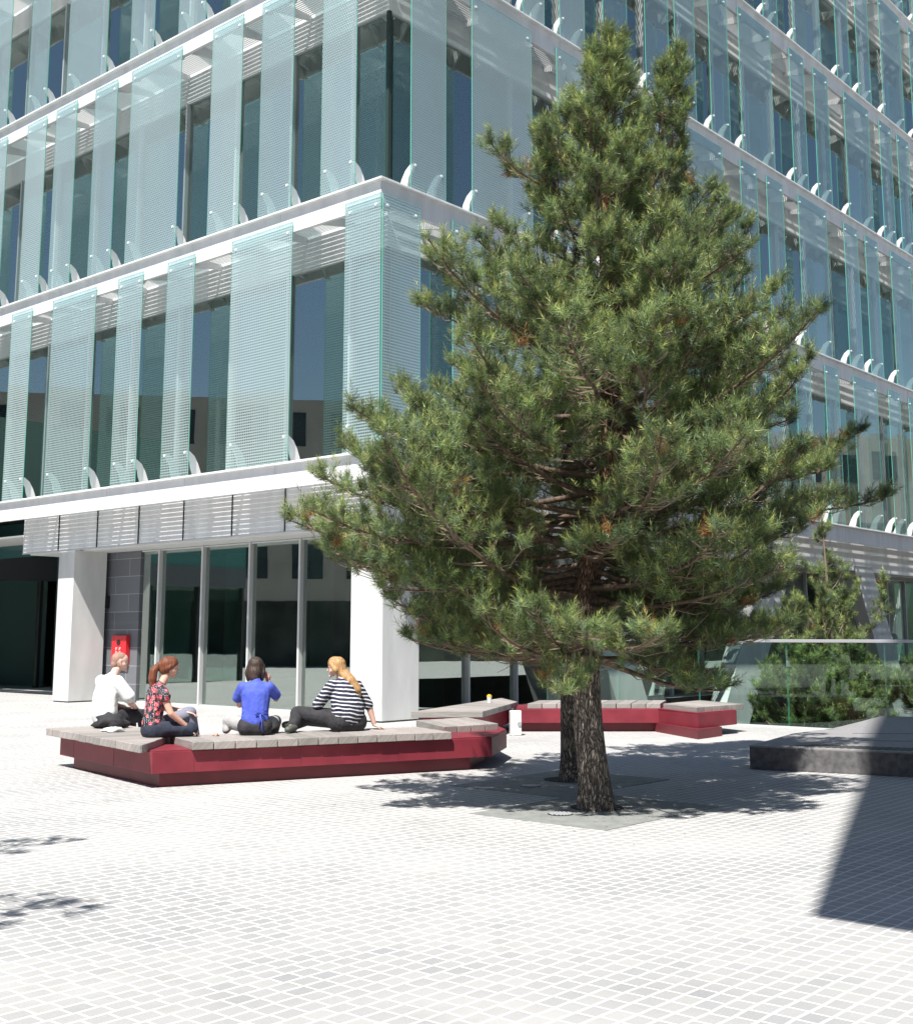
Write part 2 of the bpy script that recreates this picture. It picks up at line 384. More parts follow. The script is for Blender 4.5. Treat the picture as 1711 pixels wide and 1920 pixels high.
# ---------------------------------------------------------------- the glass office building (local x = along the right facade, y = along the left facade)
B = empty('office_building', O, ROT)
tag(B, 'glass office building with white slab bands and rows of upright fritted glass panels', 'building')
LV = [4.98, 10.18, 15.28, 20.0, 24.9, 29.8]
SL_, SR_ = 1.3, 1.1                             # how far the windows sit behind the left and right faces
LEN_L, LEN_R = 30.0, 46.0
for k, z in enumerate(LV):
    SL, SR = (.95, .95) if k == 0 else (SL_, SR_)
    # slab edge: thin lip, white fascia
    b = MB(); b.prism([(-.06, -.06), (LEN_R, -.06), (LEN_R, .10), (.10, .10), (.10, LEN_L), (-.06, LEN_L)], z - .045, z)
    b.build('ledge_lip', M['white'], B, bevel=.006)
    b = MB()
    y = .045
    b.prism([(.045, .045), (LEN_R, .045), (LEN_R, .12), (.12, .12), (.12, LEN_L), (.045, LEN_L)], z - .5, z - .045)
    for i in range(1, 11): b.box(.040, .045, i * 2.93 - .006, i * 2.93 + .006, z - .5, z - .05, 1)
    for i in range(1, 16): b.box(i * 2.93 - .006, i * 2.93 + .006, .040, .045, z - .5, z - .05, 1)
    b.box(.045, .06, .045, .06, z - .5, z - .05)
    b.build('fascia', [M['white'], M['steel']], B)
    # walkway: bars running along the faces over cross arms
    EL_ = 13.95 if k == 0 else LEN_L
    b = MB(); n = int((SL - .14) / .063)
    for i in range(n):
        o_ = .15 + i * .063; b.box(o_, o_ + .031, .12, LEN_L, z - .10, z - .06)
    n = int((SR - .14) / .063)
    for i in range(n):
        o_ = .15 + i * .063; b.box(SL + .02, LEN_R, o_, o_ + .031, z - .10, z - .06)
    b.build('walkway_grating', M['grating'], B)
    rest = MB()
    def arm(left, u):
        b = MB(); S_ = SL if left else SR
        lo = [(.12, z - .42), (S_, z - .2)]; P = (lambda d, w, h: (d, w, h)) if left else (lambda d, w, h: (w, d, h))
        A_ = [P(.12, u, z - .42), P(.12, u + .05, z - .42), P(S_, u + .05, z - .2), P(S_, u, z - .2)]; C_ = [P(.12, u, z - .10), P(.12, u + .05, z - .10), P(S_, u + .05, z - .10), P(S_, u, z - .10)]
        if k in (0, 1, 2) and u < (17 if left else 28): b.hull(A_, C_); b.build('walkway_arm', M['white'], B)
        else: rest.hull(A_, C_)
    for i in range(0, 21): arm(True, .55 + i * 1.465)
    for i in range(0, 31): arm(False, .75 + i * 1.465)
    rest.build('walkway_arms', M['white'], B)['kind'] = 'stuff'
    # spandrel behind the walkway
    zb = z - 1.25 if k == 0 else z - .80
    b = MB()
    b.box(SL, SL + .2, SR, EL_, zb, z); b.box(SL + .2, LEN_R, SR, SR + .2, zb, z)
    b.build('spandrel', M['white'], B)
    if k == 0:
        for i in range(0, 7): bb = MB(); u = 1.9 + i * 1.72; bb.box(SL - .03, SL, u, u + .014, zb, z - .11); bb.build('spandrel_joint', M['dark_frame'], B)
        bb = MB(); bb.box(SL - .015, SL + .0, SR, EL_, zb - .02, zb + .012); bb.build('spandrel_drip', M['steel'], B)
    # floor slab and ceiling
    b = MB(); b.box(SL_ + .2, LEN_R, SR_ + .2, LEN_L, z - .72, z - .67); b.build('ceiling', M['ceiling'], B)
    b = MB(); b.box(SL_ + .2, LEN_R, SR_ + .2, LEN_L, z - .06, z - .01); b.build('floor', M['carpet'], B)
# inner walls and columns
b = MB(); b.box(8.5, LEN_R, 7.5, 7.7, 5, 30); b.box(8.3, 8.5, 7.5, LEN_L, 5, 30); b.box(9, LEN_R, 8.5, 8.7, -3.2, 5); b.box(9, 9.2, 8.7, LEN_L, 0, 5)
b.build('core_wall', M['inner_wall'], B)
for k in range(len(LV) - 1):
    z0, z1 = LV[k], LV[k + 1] - .72
    for x, y in [(3.6, 3.2 + i * 5.86) for i in range(0, 4)] + [(3.6 + i * 5.86, 3.2) for i in range(1, 7)]:
        b = MB(); b.cyl((x, y), .26, z0, z1, 16); b.build('inner_column', M['inner_col'], B, smooth=False)
    if k < 2:
        for x, y in [(2.9, 2.2 + i * 2.93) for i in range(5)] + [(4.4 + i * 2.93, 2.9) for i in range(6)]:
            b = MB(); b.cyl((x, y), .16, z1 - .36, z1 - .12, 12); b.build('pendant_lamp', M['ceiling'], B)
# windows: a bay of glass with its frame
def window(left, u0, u1, z0, z1, setback, name='window', corner=False):
    b = MB()
    if left: b.box(setback + .05, setback + .065, u0 + .03, u1 - .03, z0 + .05, z1 - .03)
    else: b.box(u0 + .03, u1 - .03, setback + .05, setback + .065, z0 + .05, z1 - .03)
    w = b.build(name, M['window'], B)
    b = MB(); m = 'frame'
    def bx(a0, a1, c0, c1, d0=-.02, d1=.09):
        if left: b.box(setback + d0, setback + d1, a0, a1, c0, c1)
        else: b.box(a0, a1, setback + d0, setback + d1, c0, c1)
    bx(u0 - .03, u0 + .03, z0, z1, -.05); bx(u0 + .03, u1 - .03, z0, z0 + .05); bx(u0 + .03, u1 - .03, z1 - .03, z1)
    if not left and u1 - u0 > 3: bx((u0 + u1) / 2 - .03, (u0 + u1) / 2 + .03, z0 + .05, z1 - .03, -.05)
    if not corner: b.build('window_frame', M[m], w)
    return w
for k in range(len(LV) - 1):
    z0, z1 = LV[k] - .002, LV[k + 1] - .80
    for i in range(-1, 14):
        u0 = .2 + 1.93 * (i + 1); u0 = max(u0, SR_ + .08); u1 = .2 + 1.93 * (i + 2)
        if u1 > u0 + .5: window(True, u0, u1, z0, z1, SL_, corner=(i == -1))
    for i in range(0, 11):
        u0 = SL_ + .15 + 3.86 * i; window(False, u0, u0 + 3.86, z0, z1, SR_, corner=(i == 0))
    b = MB(); b.box(SL_ - .02, SL_ + .06, SR_ - .02, SR_ + .06, z0, z1); b.build('corner_post', M['dark_frame'], B)

M['blind'] = mat('fabric_blind', (.42, .50, .48), .8)
rb = random.Random(3)
for k in range(4):
    for i in range(14):
        u = .3 + 1.93 * i
        if u > 1.3 and rb.random() < .42:
            b = MB(); w_ = rb.choice((.25, .35, .5, 1.5)); zt_ = LV[k + 1] - .8; b.box(SL_ + .25, SL_ + .28, u, u + w_, zt_ - rb.choice((4.0, 4.0, 2.2, 1.2)), zt_); b.build('blind', M['blind'], B)
    for i in range(19):
        u = 1.6 + 1.93 * i
        if rb.random() < .3:
            b = MB(); w_ = rb.choice((.25, .35, .5, 1.5)); zt_ = LV[k + 1] - .8; b.box(u, u + w_, SR_ + .25, SR_ + .28, zt_ - rb.choice((4.0, 4.0, 2.2, 1.2)), zt_); b.build('blind', M['blind'], B)
# outer glass panels and their brackets
F_L = {0: [(0.0, .96), (2.5, 4.41), (5.69, 6.68), (7.62, 8.6), (9.53, 11.44), (12.43, 13.42), (14.4, 16.3), (17.3, 18.3)],
       1: [(.71, 1.69), (2.57, 3.6), (4.24, 5.3), (6.43, 8.4), (8.99, 9.95), (10.77, 11.74), (12.2, 13.15), (14.2, 15.87), (16.8, 17.8), (18.8, 20.7)],
       2: [(0, 1.0), (1.9, 2.9), (3.7, 4.7), (5.6, 6.6), (7.56, 8.52), (9.54, 11.33), (12.28, 13.24), (14.3, 16.24), (17.2, 18.2), (19.2, 20.2)],
       3: [(0, 1.9), (2.9, 3.9), (4.8, 6.7), (7.7, 8.6), (9.6, 10.6), (11.5, 13.4), (14.4, 15.4), (16.3, 17.3)]}
F_R = {0: [(.04, 1.09), (2.04, 3.0), (3.9, 5.8), (6.8, 7.8), (8.8, 10.7), (11.7, 12.7), (13.6, 14.6), (15.5, 16.5), (17.41, 18.4), (19.45, 20.44), (21.58, 23.5), (24.48, 25.49), (26.3, 27.3), (28.2, 30.1), (31.1, 32.1), (33, 34), (35, 37)],
       1: [(.8, 1.83), (2.65, 4.7), (5.65, 6.62), (7.5, 8.5), (9.4, 10.4), (11.4, 13.36), (14.4, 15.4), (16.0, 17.05), (18.08, 20.1), (21.42, 22.5), (23.15, 24.2), (25.35, 27.25), (28.2, 29.2), (30.1, 31.1), (32.1, 34), (35, 36), (37, 38)],
       2: [(0, 1.0), (1.9, 3.8), (4.4, 5.2), (5.8, 6.8), (7.58, 8.66), (9.5, 10.65), (10.98, 12.02), (12.84, 13.9), (14.6, 16.6), (17.89, 18.9), (19.6, 20.66), (21.95, 24.0), (24.95, 26.0), (26.6, 27.7), (28.7, 30.6), (31.6, 32.6), (33.6, 34.6), (35.5, 37.4)],
       3: [(9, 10), (11, 13), (14, 15), (16.22, 17.18), (18.25, 20.3), (21.54, 22.6), (23.3, 24.4), (25.5, 27.5), (28.4, 29.4), (30.3, 31.3), (32.2, 34.1), (35, 36), (37, 38)],
       4: [(24, 25), (26, 28), (29, 30), (31, 33), (34, 35), (36, 37), (38, 40)]}
def bracket_mesh(top, left):
    # profile in depth d (positive = into the building) and height h
    if not top: pr = [(.30, 0), (.16, 0), (.125, .14), (.10, .30), (.035, .44), (.03, .53), (.075, .535), (.16, .44), (.225, .28)]
    else: pr = [(.26, .42), (.10, .42), (.05, .24), (.035, .06), (.045, 0), (.085, .0), (.13, .12), (.20, .26)]
    pr = [(.03 + (d - .03) * 1.55, h) for d, h in pr]; b = MB(); th = .03
    def P(d, w, h): return (d, w, h) if left else (w, d, h)
    n = len(pr); A = [P(d, -th, h) for d, h in pr]; C = [P(d, th, h) for d, h in pr]
    b.add(A + C, [tuple(range(n)), tuple(range(n, 2 * n))[::-1]] + [(i, i + n, (i + 1) % n + n, (i + 1) % n) for i in range(n)])
    hz = .495 if not top else .05
    b2 = []
    for dd, rr in ((-.02, .026), (.035, .04)):
        b2.append([P(dd, rr * math.cos(a), hz + rr * math.sin(a)) for a in [2 * math.pi * i / 10 for i in range(10)]])
    b.hull(b2[0], b2[1])
    me = b.mesh('bracket', M['bracket'])
    bm = bmesh.new(); bm.from_mesh(me); bmesh.ops.recalc_face_normals(bm, faces=bm.faces); bm.to_mesh(me); bm.free()
    return me
BK = {(t, l): bracket_mesh(t, l) for t in (0, 1) for l in (0, 1)}
def panel(left, u0, u1, zb, zt, m, name='glass_panel'):
    w = u1 - u0; h = zt - zb; b = MB(); T = .009
    if left: b.box(-T, T, 0, w, 0, h)
    else: b.box(0, w, -T, T, 0, h)
    b.m = [1, 1, 1, 1, 0, 0] if left else [1, 1, 0, 0, 1, 1]
    o = b.build(name, [m, M['edge']], B); o.location = (0, u0, zb) if left else (u0, 0, zb)
    for q in (.13, w - .13):
        for t in (0, 1):
            k = link('bracket', BK[(t, int(left))], o)
            z = 0 if not t else h - .26
            k.location = (0, q, z) if left else (q, 0, z)
    return o
for k, lst in F_L.items():
    for (a, c) in lst: panel(True, a, c, LV[k] + .02, LV[k + 1] - .30, M['frit_grid'] if k == 0 else (M['frit_dots'] if k == 1 else M['frit_fine']))
for k, lst in F_R.items():
    for (a, c) in lst:
        m = M['frit_grid'] if (k == 0 and a < 9) else (M['frit_dots'] if (k <= 2 and a < 7) else M['frit_faint'])
        panel(False, a, c, LV[k] + .02, LV[k + 1] - .30, m)

# ground floor: pillars, glazing, stone wall, entrance
def pillar(x0, x1, y0, y1):
    b = MB(); b.box(x0, x1, y0, y1, (.03), 3.72); p = b.build('pillar', M['concrete'], B, bevel=.008)
    b = MB(); b.box(x0 + .02, x1 - .02, y0 + .02, y1 - .02, 0, .03); b.build('pillar_foot', M['dark_frame'], p)
    b = MB(); ym = (y0 + y1) / 2 - .02; b.box(x0 - .003, x0, ym, ym + .008, .03, 3.72); b.box(x0 - .003, x0, ym - .2, ym + .2, 2.9, 2.93); b.build('pillar_joint', M['steel'], p)
pillar(.93, 1.95, .78, 1.64); pillar(.93, 1.86, 11.45, 12.15)
b = MB(); b.box(1.16, 8, 1.16, 13.93, 3.70, 3.76); b.box(8, LEN_R, 1.16, 2.4, 3.70, 3.76); b.build('soffit', M['soffit'], B)
GL = 2.0
us = [2.15, 4.29, 5.97, 7.68, 9.38, 10.15]
for a, c in zip(us[:-1], us[1:]): window(True, a, c, 0.0, 3.69, GL, 'shopfront_window')
b = MB(); b.box(GL, GL + .3, 10.2, 12.2, 0, 3.69); b.build('stone_wall', M['stone_wall'], B)
b = MB(); b.box(GL + .3, 9, 10.2, 10.4, 0, 3.69); b.build('partition_wall', M['inner_wall'], B)
for i in range(11):
    u0 = [.05 + GL, 4.95][i] if i < 2 else 4.95 + 3.4 * (i - 1)
    u1 = 4.95 if i == 0 else 4.95 + 3.4 * i
    window(False, u0, u1, 0.0 if u1 < 5.2 else -3.2, 3.69, 2.1, 'shopfront_window')
b = MB(); b.box(.1 + GL, 5.1, 2.2, 10.2, .002, .012)
b.build('lobby_floor', M['carpet'], B)
for x, y in ((4.2, 6.0), (4.2, 9.2), (5, 3.2)): b = MB(); b.cyl((x, y), .28, 0.012, 3.69, 20); b.build('lobby_column', M['inner_col'], B)
b = MB(); b.box(6, 6.2, 2.4, 5.0, .012, 2.6); b.build('lobby_wall', M['inner_wall'], B)
# entrance wing under the overhang at the far left
b = MB(); b.box(2.0, 9, 19.7, 20.2, 3.34, 4.05); b.box(-9, 2.0, 19.7, 20.2, 3.34, 4.05); b.build('entrance_lintel', mat('dark_lintel', (.05, .055, .065), .5), B)
for i in range(8):
    x0 = -9 + i * 2.0; b = MB(); b.box(x0 + .05, x0 + 1.95, 19.95, 19.97, .02, 3.34); w = b.build('entrance_window', M['window'], B)
    b = MB(); b.box(x0 - .05, x0 + .05, 19.85, 20.05, 0, 3.34); b.build('entrance_frame', M['black'], w)
b = MB(); b.box(-9, 9, 23, 23.2, 0, 9); b.box(5.4, 5.6, 13.9, 19.7, 0, 4.9); b.box(2.0, 2.2, 12.2, 13.9, 0, 3.7); b.box(2.2, 5.4, 13.7, 13.9, 0, 4.9); b.build('entrance_back_wall', mat('teal_inner_wall', (.06, .12, .11), .6), B)
b = MB(); b.box(-9, 9, 19.75, 19.80, 4.05, 4.98); b.box(3.0, 3.1, 13.9, 19.75, 3.9, 4.9); b.build('clerestory_window', mat('teal_back_painted_glass', (.05, .13, .13), .08), B)
# slanted columns of the right face, standing in the sunken court
def leaning(x0a, x1a, x0b, x1b, z0=-3.2, z1=3.9, y=.9, d=.5):
    b = MB(); b.hull([(x0a, y, z0), (x1a, y, z0), (x1a, y + d, z0), (x0a, y + d, z0)], [(x0b, y, z1), (x1b, y, z1), (x1b, y + d, z1), (x0b, y + d, z1)])
    b.build('slanted_column', M['concrete'], B, bevel=.02)
leaning(12.3, 13.9, 16.9, 18.7); leaning(10.6, 12.0, 7.1, 8.4); leaning(27.2, 28.8, 23.1, 24.6); leaning(29.4, 31.0, 33.6, 35.3)

# fire hose cabinet and small black box on the stone wall
c = empty('fire_cabinet', W(GL - .13, 10.5, .9), ROT); tag(c, 'red fire cabinet with white lettering on the dark stone wall', 'fire cabinet')
b = MB(); b.box(0, .12, 0, .62, 0, .72); b.build('cabinet_body', M['red_sign'], c, bevel=.012)
b = MB(); b.cyl((0, 0), .07, 0, .012, 16); w = b.build('round_hose_window', M['black'], c); w.rotation_euler = (0, R(-90), 0); w.location = (-.002, .31, .55)
def strokes(b, segs, y0, z0, w, h, th=.012, d=-.006):    # letters as strokes; y grows to the left seen from the square
    for (a0, c0, a1, c1) in segs:
        ya, yb = y0 - a0 * w, y0 - a1 * w; za, zb = z0 + c0 * h, z0 + c1 * h
        b.box(d, 0, min(ya, yb) - th / 2, max(ya, yb) + th / 2, min(za, zb) - th / 2, max(za, zb) + th / 2)
b = MB()
LET = {'F': [(0, 0, 0, 1), (0, 1, 1, 1), (0, .5, .8, .5)], 'I': [(.5, 0, .5, 1)], 'R': [(0, 0, 0, 1), (0, 1, 1, 1), (1, .5, 1, 1), (0, .5, 1, .5), (.8, 0, .8, .5)], 'E': [(0, 0, 0, 1), (0, 1, 1, 1), (0, .5, .8, .5), (0, 0, 1, 0)]}
for r, word in enumerate(('FF', 'RE', 'FE')):
    for i, ch in enumerate(word): strokes(b, LET[ch], .42 - i * .15, .36 - r * .095, .055, .06)
b.build('cabinet_lettering', M['paper'], c)
c = empty('wall_box', W(GL - .16, 11.45, 2.3), ROT); tag(c, 'small black box mounted high on the stone wall', 'wall box')
b = MB(); b.box(0, .16, 0, .24, 0, .3); b.build('box_body', M['black'], c, bevel=.01); b = MB(); b.box(-.01, 0, .04, .2, .05, .24); b.build('box_cover', M['dark_frame'], c)

# ---------------------------------------------------------------- benches
TOP = .47
def plank_field(b, p0, u, v, n, w, depth, z=TOP, th=.085, gap=.012, lens=None):
    for k in range(n):
        a = Vector(p0) + Vector(u) * (k * w); c = a + Vector(u) * (w - gap); L0, L1 = (depth, depth) if lens is None else lens(k)
        j = rnd.uniform(-.004, .004); dz = rnd.uniform(-.003, .003)
        s = Vector(v) * j
        q = [a + s, c + s, c + s + Vector(v) * L1, a + s + Vector(v) * L0]
        b.prism([(p.x, p.y) for p in q], z - th + dz, z + dz)
def plank_uv(o, v):
    me = o.data; uv = me.uv_layers.new(name='UVMap'); v = Vector((v[0], v[1], 0)).normalized(); w = Vector((-v.y, v.x, 0))
    for l in me.loops:
        p = me.vertices[l.vertex_index].co; uv.data[l.index].uv = (p.dot(v), p.dot(w) + p.z)
def red_body(name_poly, plinth_poly, parent, seams=()):
    b = MB(); b.prism(name_poly, .15, .375); o = b.build('bench_body', M['red_paint'], parent, bevel=.004)
    b = MB(); b.prism([((p[0]), (p[1])) for p in rim(name_poly, -.012)], .375, .39); b.build('bench_rim', M['red_paint'], parent)
    for (p, q) in seams:
        d = (Vector(q) - Vector(p)).normalized(); n = Vector((d.y, -d.x)); Ln = (Vector(q) - Vector(p)).length; k = 1
        t = .45
        while t < Ln:
            a = Vector(p) + d * t; b = MB(); b.prism([tuple(a + n * .002), tuple(a + d * .006 + n * .002), tuple(a + d * .006 - n * .01), tuple(a - n * .01)], .152, .37); b.build('panel_seam', M['plinth_red'], parent); t += 1.22
    b = MB(); b.prism(plinth_poly, 0, .15); b.build('bench_plinth', M['plinth_red'], parent)
def rim(poly, d):
    c = Vector((sum(p[0] for p in poly) / len(poly), sum(p[1] for p in poly) / len(poly)))
    out = []
    for p in poly:
        v = Vector(p[:2]) - c; out.append(tuple(c + v * (1 + d / max(v.length, .1))))
    return out
u1, v1 = Vector((-.6, .8)), Vector((.8, .6)); u2, v2 = Vector((.888, .46)), Vector((-.46, .888))
A = empty('timber_bench', (-2.2, 14.4, 0)); tag(A, 'nearest angled red bench with grey timber planks where the four people sit', 'bench', 'red timber topped benches around the pines')
def rel(o, root): o.location = -Vector(root.location); return o
def under(root):
    r = empty('x'); return r
def kids_fix(root):
    for ch in list(root.children): ch.location = ch.location - root.location
bodyA = [(-4.90, 15.37), (-3.235, 13.24), (.43, 15.155), (.66, 16.35), (.50, 17.45), (-.42, 17.0), (-.16, 16.0), (-2.95, 14.45), (-4.15, 15.98)]
plA = [(-4.70, 15.30), (-3.185, 13.37), (.163, 15.125), (.36, 16.2), (.2, 17.2), (-.3, 17.0), (-.05, 16.1), (-2.95, 14.6), (-4.1, 15.8)]
red_body(bodyA, plA, A, [((-4.90, 15.37), (-3.235, 13.24)), ((-3.235, 13.24), (.43, 15.155))])
b = MB()
plank_field(b, (-3.33, 13.07), u1, v1, 13, .228, .95, lens=lambda k: (min(1.0, .75 * (k * .228) + .03), min(1.0, .75 * ((k + 1) * .228) + .03)))
o = b.build('seat_planks', M['timber'], A, bevel=.006); plank_uv(o, v1)
b = MB(); plank_field(b, (-2.84, 13.38), u2, v2, 13, .242, .95); o = b.build('seat_planks', M['timber'], A, bevel=.006); plank_uv(o, v2)
ua = Vector((.70, .70)).normalized(); va = Vector((-.55, .90)).normalized()
b = MB(); plank_field(b, (-.16, 15.62), Vector((.76, .65)), Vector((-.3, .95)), 4, .235, 1.3); o = b.build('seat_planks', M['timber'], A, bevel=.006); plank_uv(o, (-.3, .95))
kids_fix(A)
Bb = empty('timber_bench', (0, 20, 0)); tag(Bb, 'wedge shaped timber topped bench behind the nearest one, with a cup on it', 'bench', 'red timber topped benches around the pines')
b = MB(); b.prism([(-.55, 18.95), (.30, 19.0), (.95, 21.5), (.75, 22.6), (-.2, 20.2)], 0.12, .38); b.build('bench_body', M['red_paint'], Bb)
b = MB(); b.prism([(-.4, 19.1), (.2, 19.2), (.8, 21.5), (.65, 22.4), (-.1, 20.2)], 0, .12); b.build('bench_plinth', M['plinth_red'], Bb)
b = MB()
p0, p1, p2, p3 = Vector((-.69, 18.72)), Vector((.40, 18.82)), Vector((1.07, 21.6)), Vector((.84, 22.9))
n = 12
for k in range(n):
    f0, f1 = k / n, (k + .94) / n
    L0, L1 = p0.lerp(p3, f0), p0.lerp(p3, f1); r0, r1 = p1.lerp(p2, f0), p1.lerp(p2, f1)
    b.prism([tuple(L0), tuple(r0), tuple(r1), tuple(L1)], TOP - .09, TOP)
o = b.build('seat_planks', M['timber'], Bb, bevel=.006); plank_uv(o, (1, .05)); kids_fix(Bb)
Cc = empty('timber_bench', (2.6, 21.3, 0)); tag(Cc, 'long straight red bench with a bent end, farthest, behind the pine trunks', 'bench', 'red timber topped benches around the pines')
red_body([(1.02, 20.95), (3.42, 20.95), (3.85, 19.75), (4.66, 20.6), (4.2, 21.9), (3.5, 22.1), (1.02, 22.1)], [(1.05, 21.08), (3.35, 21.08), (3.78, 19.45), (4.3, 20.1), (4.0, 21.8), (3.4, 21.9), (1.05, 21.9)], Cc, [((1.02, 20.95), (3.42, 20.95))])
b = MB(); plank_field(b, (1.2, 20.98), (1, 0.0), (.25, .97), 9, .252, 1.15); o = b.build('seat_planks', M['timber'], Cc, bevel=.006); plank_uv(o, (.25, .97))
b = MB()
q0, q1, q2, q3 = Vector((3.50, 20.95)), Vector((3.86, 19.9)), Vector((4.86, 20.9)), Vector((4.35, 22.1))
n = 6
for k in range(n):
    f0, f1 = k / n, (k + .94) / n
    b.prism([tuple(q1.lerp(q2, f0)), tuple(q1.lerp(q2, f1)), tuple(q0.lerp(q3, f1)), tuple(q0.lerp(q3, f0))], TOP - .09, TOP)
o = b.build('seat_planks', M['timber'], Cc, bevel=.006); plank_uv(o, (-.3, .95)); kids_fix(Cc)

# white service post with a round socket, cup, paper
p = on_level(966, 1379); c = empty('service_post', p, R(12)); tag(c, 'short white post with a round socket between the two far benches', 'service post')
b = MB(); b.box(-.09, .09, -.06, .06, 0, .40); b.build('post_body', M['cup'], c, bevel=.015)
b = MB(); b.cyl((0, 0), .035, 0, .02, 16); w = b.build('socket', M['rail'], c); w.rotation_euler = (R(90), 0, 0); w.location = (.05, -.06, .19)
p = on_level(917, 1317.5, TOP); c = empty('coffee_cup', p); tag(c, 'white cup with a yellow lid standing on the wedge shaped bench', 'cup')
b = MB(); b.cyl((0, 0), .032, 0, .10, 18, .042); b.build('cup_body', M['cup'], c)
b = MB(); b.cyl((0, 0), .046, .10, .125, 18, .042); b.cyl((0, 0), .03, .125, .14, 18, .026); b.build('cup_lid', M['yellow'], c)

def crumple(name, loc, sx, sy, sz, seed, m):
    bm = bmesh.new(); bmesh.ops.create_icosphere(bm, subdivisions=3, radius=1); r = random.Random(seed)
    from mathutils import noise
    for v in bm.verts:
        n_ = noise.noise(v.co * 2.1 + Vector((seed, 0, 0))); v.co *= 1 + .55 * n_
        v.co = Vector((v.co.x * sx, v.co.y * sy, max(v.co.z, -.6) * sz + .6 * sz))
    me = bpy.data.meshes.new(name); bm.to_mesh(me); bm.free(); me.materials.append(m)
    for p_ in me.polygons: p_.use_smooth = True
    return link(name, me, None, 0, loc)
p = on_level(196, 1371, TOP); tag(crumple('paper_bag', p + Vector((.12, -.1, 0)), .13, .09, .035, 3, M['paper']), 'crumpled white paper on the bench planks behind the woman in the floral top', 'paper bag')
p = on_level(204, 1366, TOP); tag(crumple('black_bag', p + Vector((.0, .1, 0)), .2, .14, .11, 9, M['charcoal']), 'slouching black bag beside the man in white', 'bag')
p = on_level(404, 1380, TOP); tag(crumple('food_wrapper', p, .035, .03, .02, 5, mat('pinkish_wrapper', (.55, .33, .28), .7)), 'tiny pinkish wrapper on the planks left of the woman in blue', 'wrapper')

# ---------------------------------------------------------------- dark stone platform with the grating strip
Pf = empty('stone_platform', (6, 17, 0)); tag(Pf, 'low dark granite platform with a slotted grating strip at the right edge', 'platform')
fr0, fr1 = Vector((3.57, 15.16)), Vector((5.24, 14.30)); fd = (fr1 - fr0).normalized()
pts = [fr0, fr0 + fd * 8.5, Vector((14.5, 15.5)), Vector((9.2, 19.6)), Vector((7.12, 20.75)), Vector((6.3, 19.35)), Vector((5.44, 17.95)), Vector((4.6, 17.0))]
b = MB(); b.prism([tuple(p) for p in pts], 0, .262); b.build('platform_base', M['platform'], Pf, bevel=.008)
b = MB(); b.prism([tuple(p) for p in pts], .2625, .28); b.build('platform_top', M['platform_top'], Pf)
fn = Vector((-fd.y, fd.x)); b = MB()
k = .45
while k < 7.8:
    a = fr0 + fd * k + fn * .12; c_ = a + fn * .42 + fd * .25; b.prism([tuple(a), tuple(a + fd * .035), tuple(c_ + fd * .035), tuple(c_)], .2805, .284); k += .085
b.build('grating_slots', M['black'], Pf)
b = MB()
for off, cur in ((1.3, .9), (2.5, 1.5)):
    P_ = [fr0 + fd * t + fn * (off + cur * math.sin(max(0, t - .8) / 3.2)) for t in (.8, 1.6, 2.4, 3.2, 4.0, 5.0, 6.5)]
    for a, c_ in zip(P_[:-1], P_[1:]):
        d = (c_ - a).normalized(); n_ = Vector((-d.y, d.x)) * .018; b.prism([tuple(a - n_), tuple(c_ - n_), tuple(c_ + n_), tuple(a + n_)], .2805, .2835)
b.build('platform_lines', M['platform'], Pf); kids_fix(Pf)  # thin dark strips curving across the platform top

# fallen needles and bits of bark on the slabs and setts under the pines
rf = random.Random(12); b = MB()
for i in range(1500):
    a = rf.uniform(0, 6.28); q = abs(rf.gauss(0, 1.0)); cx, cy_ = rf.choice(((1.31, 11.66), (1.28, 13.9), (1.5, 12.6)))
    x, y = cx + math.cos(a) * q, cy_ + math.sin(a) * q; t = rf.uniform(0, 6.28); L = rf.uniform(.02, .05); w = rf.choice((.0015, .002, .006))
    dx, dy = math.cos(t), math.sin(t); b.add([(x - dy * w, y + dx * w, .009), (x + dy * w, y - dx * w, .009), (x + dx * L, y + dy * L, .011)], [(0, 1, 2)])
tag(b.build('fallen_needles', mat('dry_needles', (.16, .10, .05), .9)), 'dry brown needles scattered around the pine trunks', kind='stuff')
# round drains
for (x, y), lb in (((995, 1475), 'round slotted iron drain in the slab left of the rear pine trunk'), ((1050, 1528), 'round slotted iron drain in front of the nearer pine trunk')):
    p = on_level(x, y); c = empty('drain_cover', p + Vector((0, 0, .007)), .3); tag(c, lb, 'drain')
    b = MB(); b.cyl((0, 0), .115, 0, .004, 28); b.build('drain_plate', M['black'], c)
    b = MB()
    for i in range(-3, 4): hl = math.sqrt(.1 ** 2 - (i * .03) ** 2) if abs(i * .03) < .1 else .02; b.box(i * .03 - .006, i * .03 + .006, -hl, hl, .004, .010)
    b.build('drain_bars', M['steel'], c)

# ---------------------------------------------------------------- glass balustrade
P0 = Vector((5.11, 22.64)); bd = Vector((-dL.x, -dL.y))
Bl = empty('glass_balustrade', (P0.x, P0.y, 0), math.atan2(bd.y, bd.x)); tag(Bl, 'frameless glass balustrade with a grey metal top rail', 'balustrade')
x0 = -4.3; i = 0
while x0 < 6.5:
    x1 = x0 + 1.78; b = MB(); b.box(x0 + .01, x1 - .01, -.008, .008, 0.02, 1.51); b.m = [1, 1, 0, 0, 1, 1]
    b.build('glass_pane', [M['bal_glass'], M['edge']], Bl); x0 = x1
b = MB(); b.box(-4.35, 6.7, -.035, .035, 1.49, 1.545); b.build('top_rail', M['rail'], Bl, bevel=.006)
b = MB(); b.box(-4.35, 6.7, -.05, .05, 0, .022); b.build('base_channel', M['steel'], Bl)

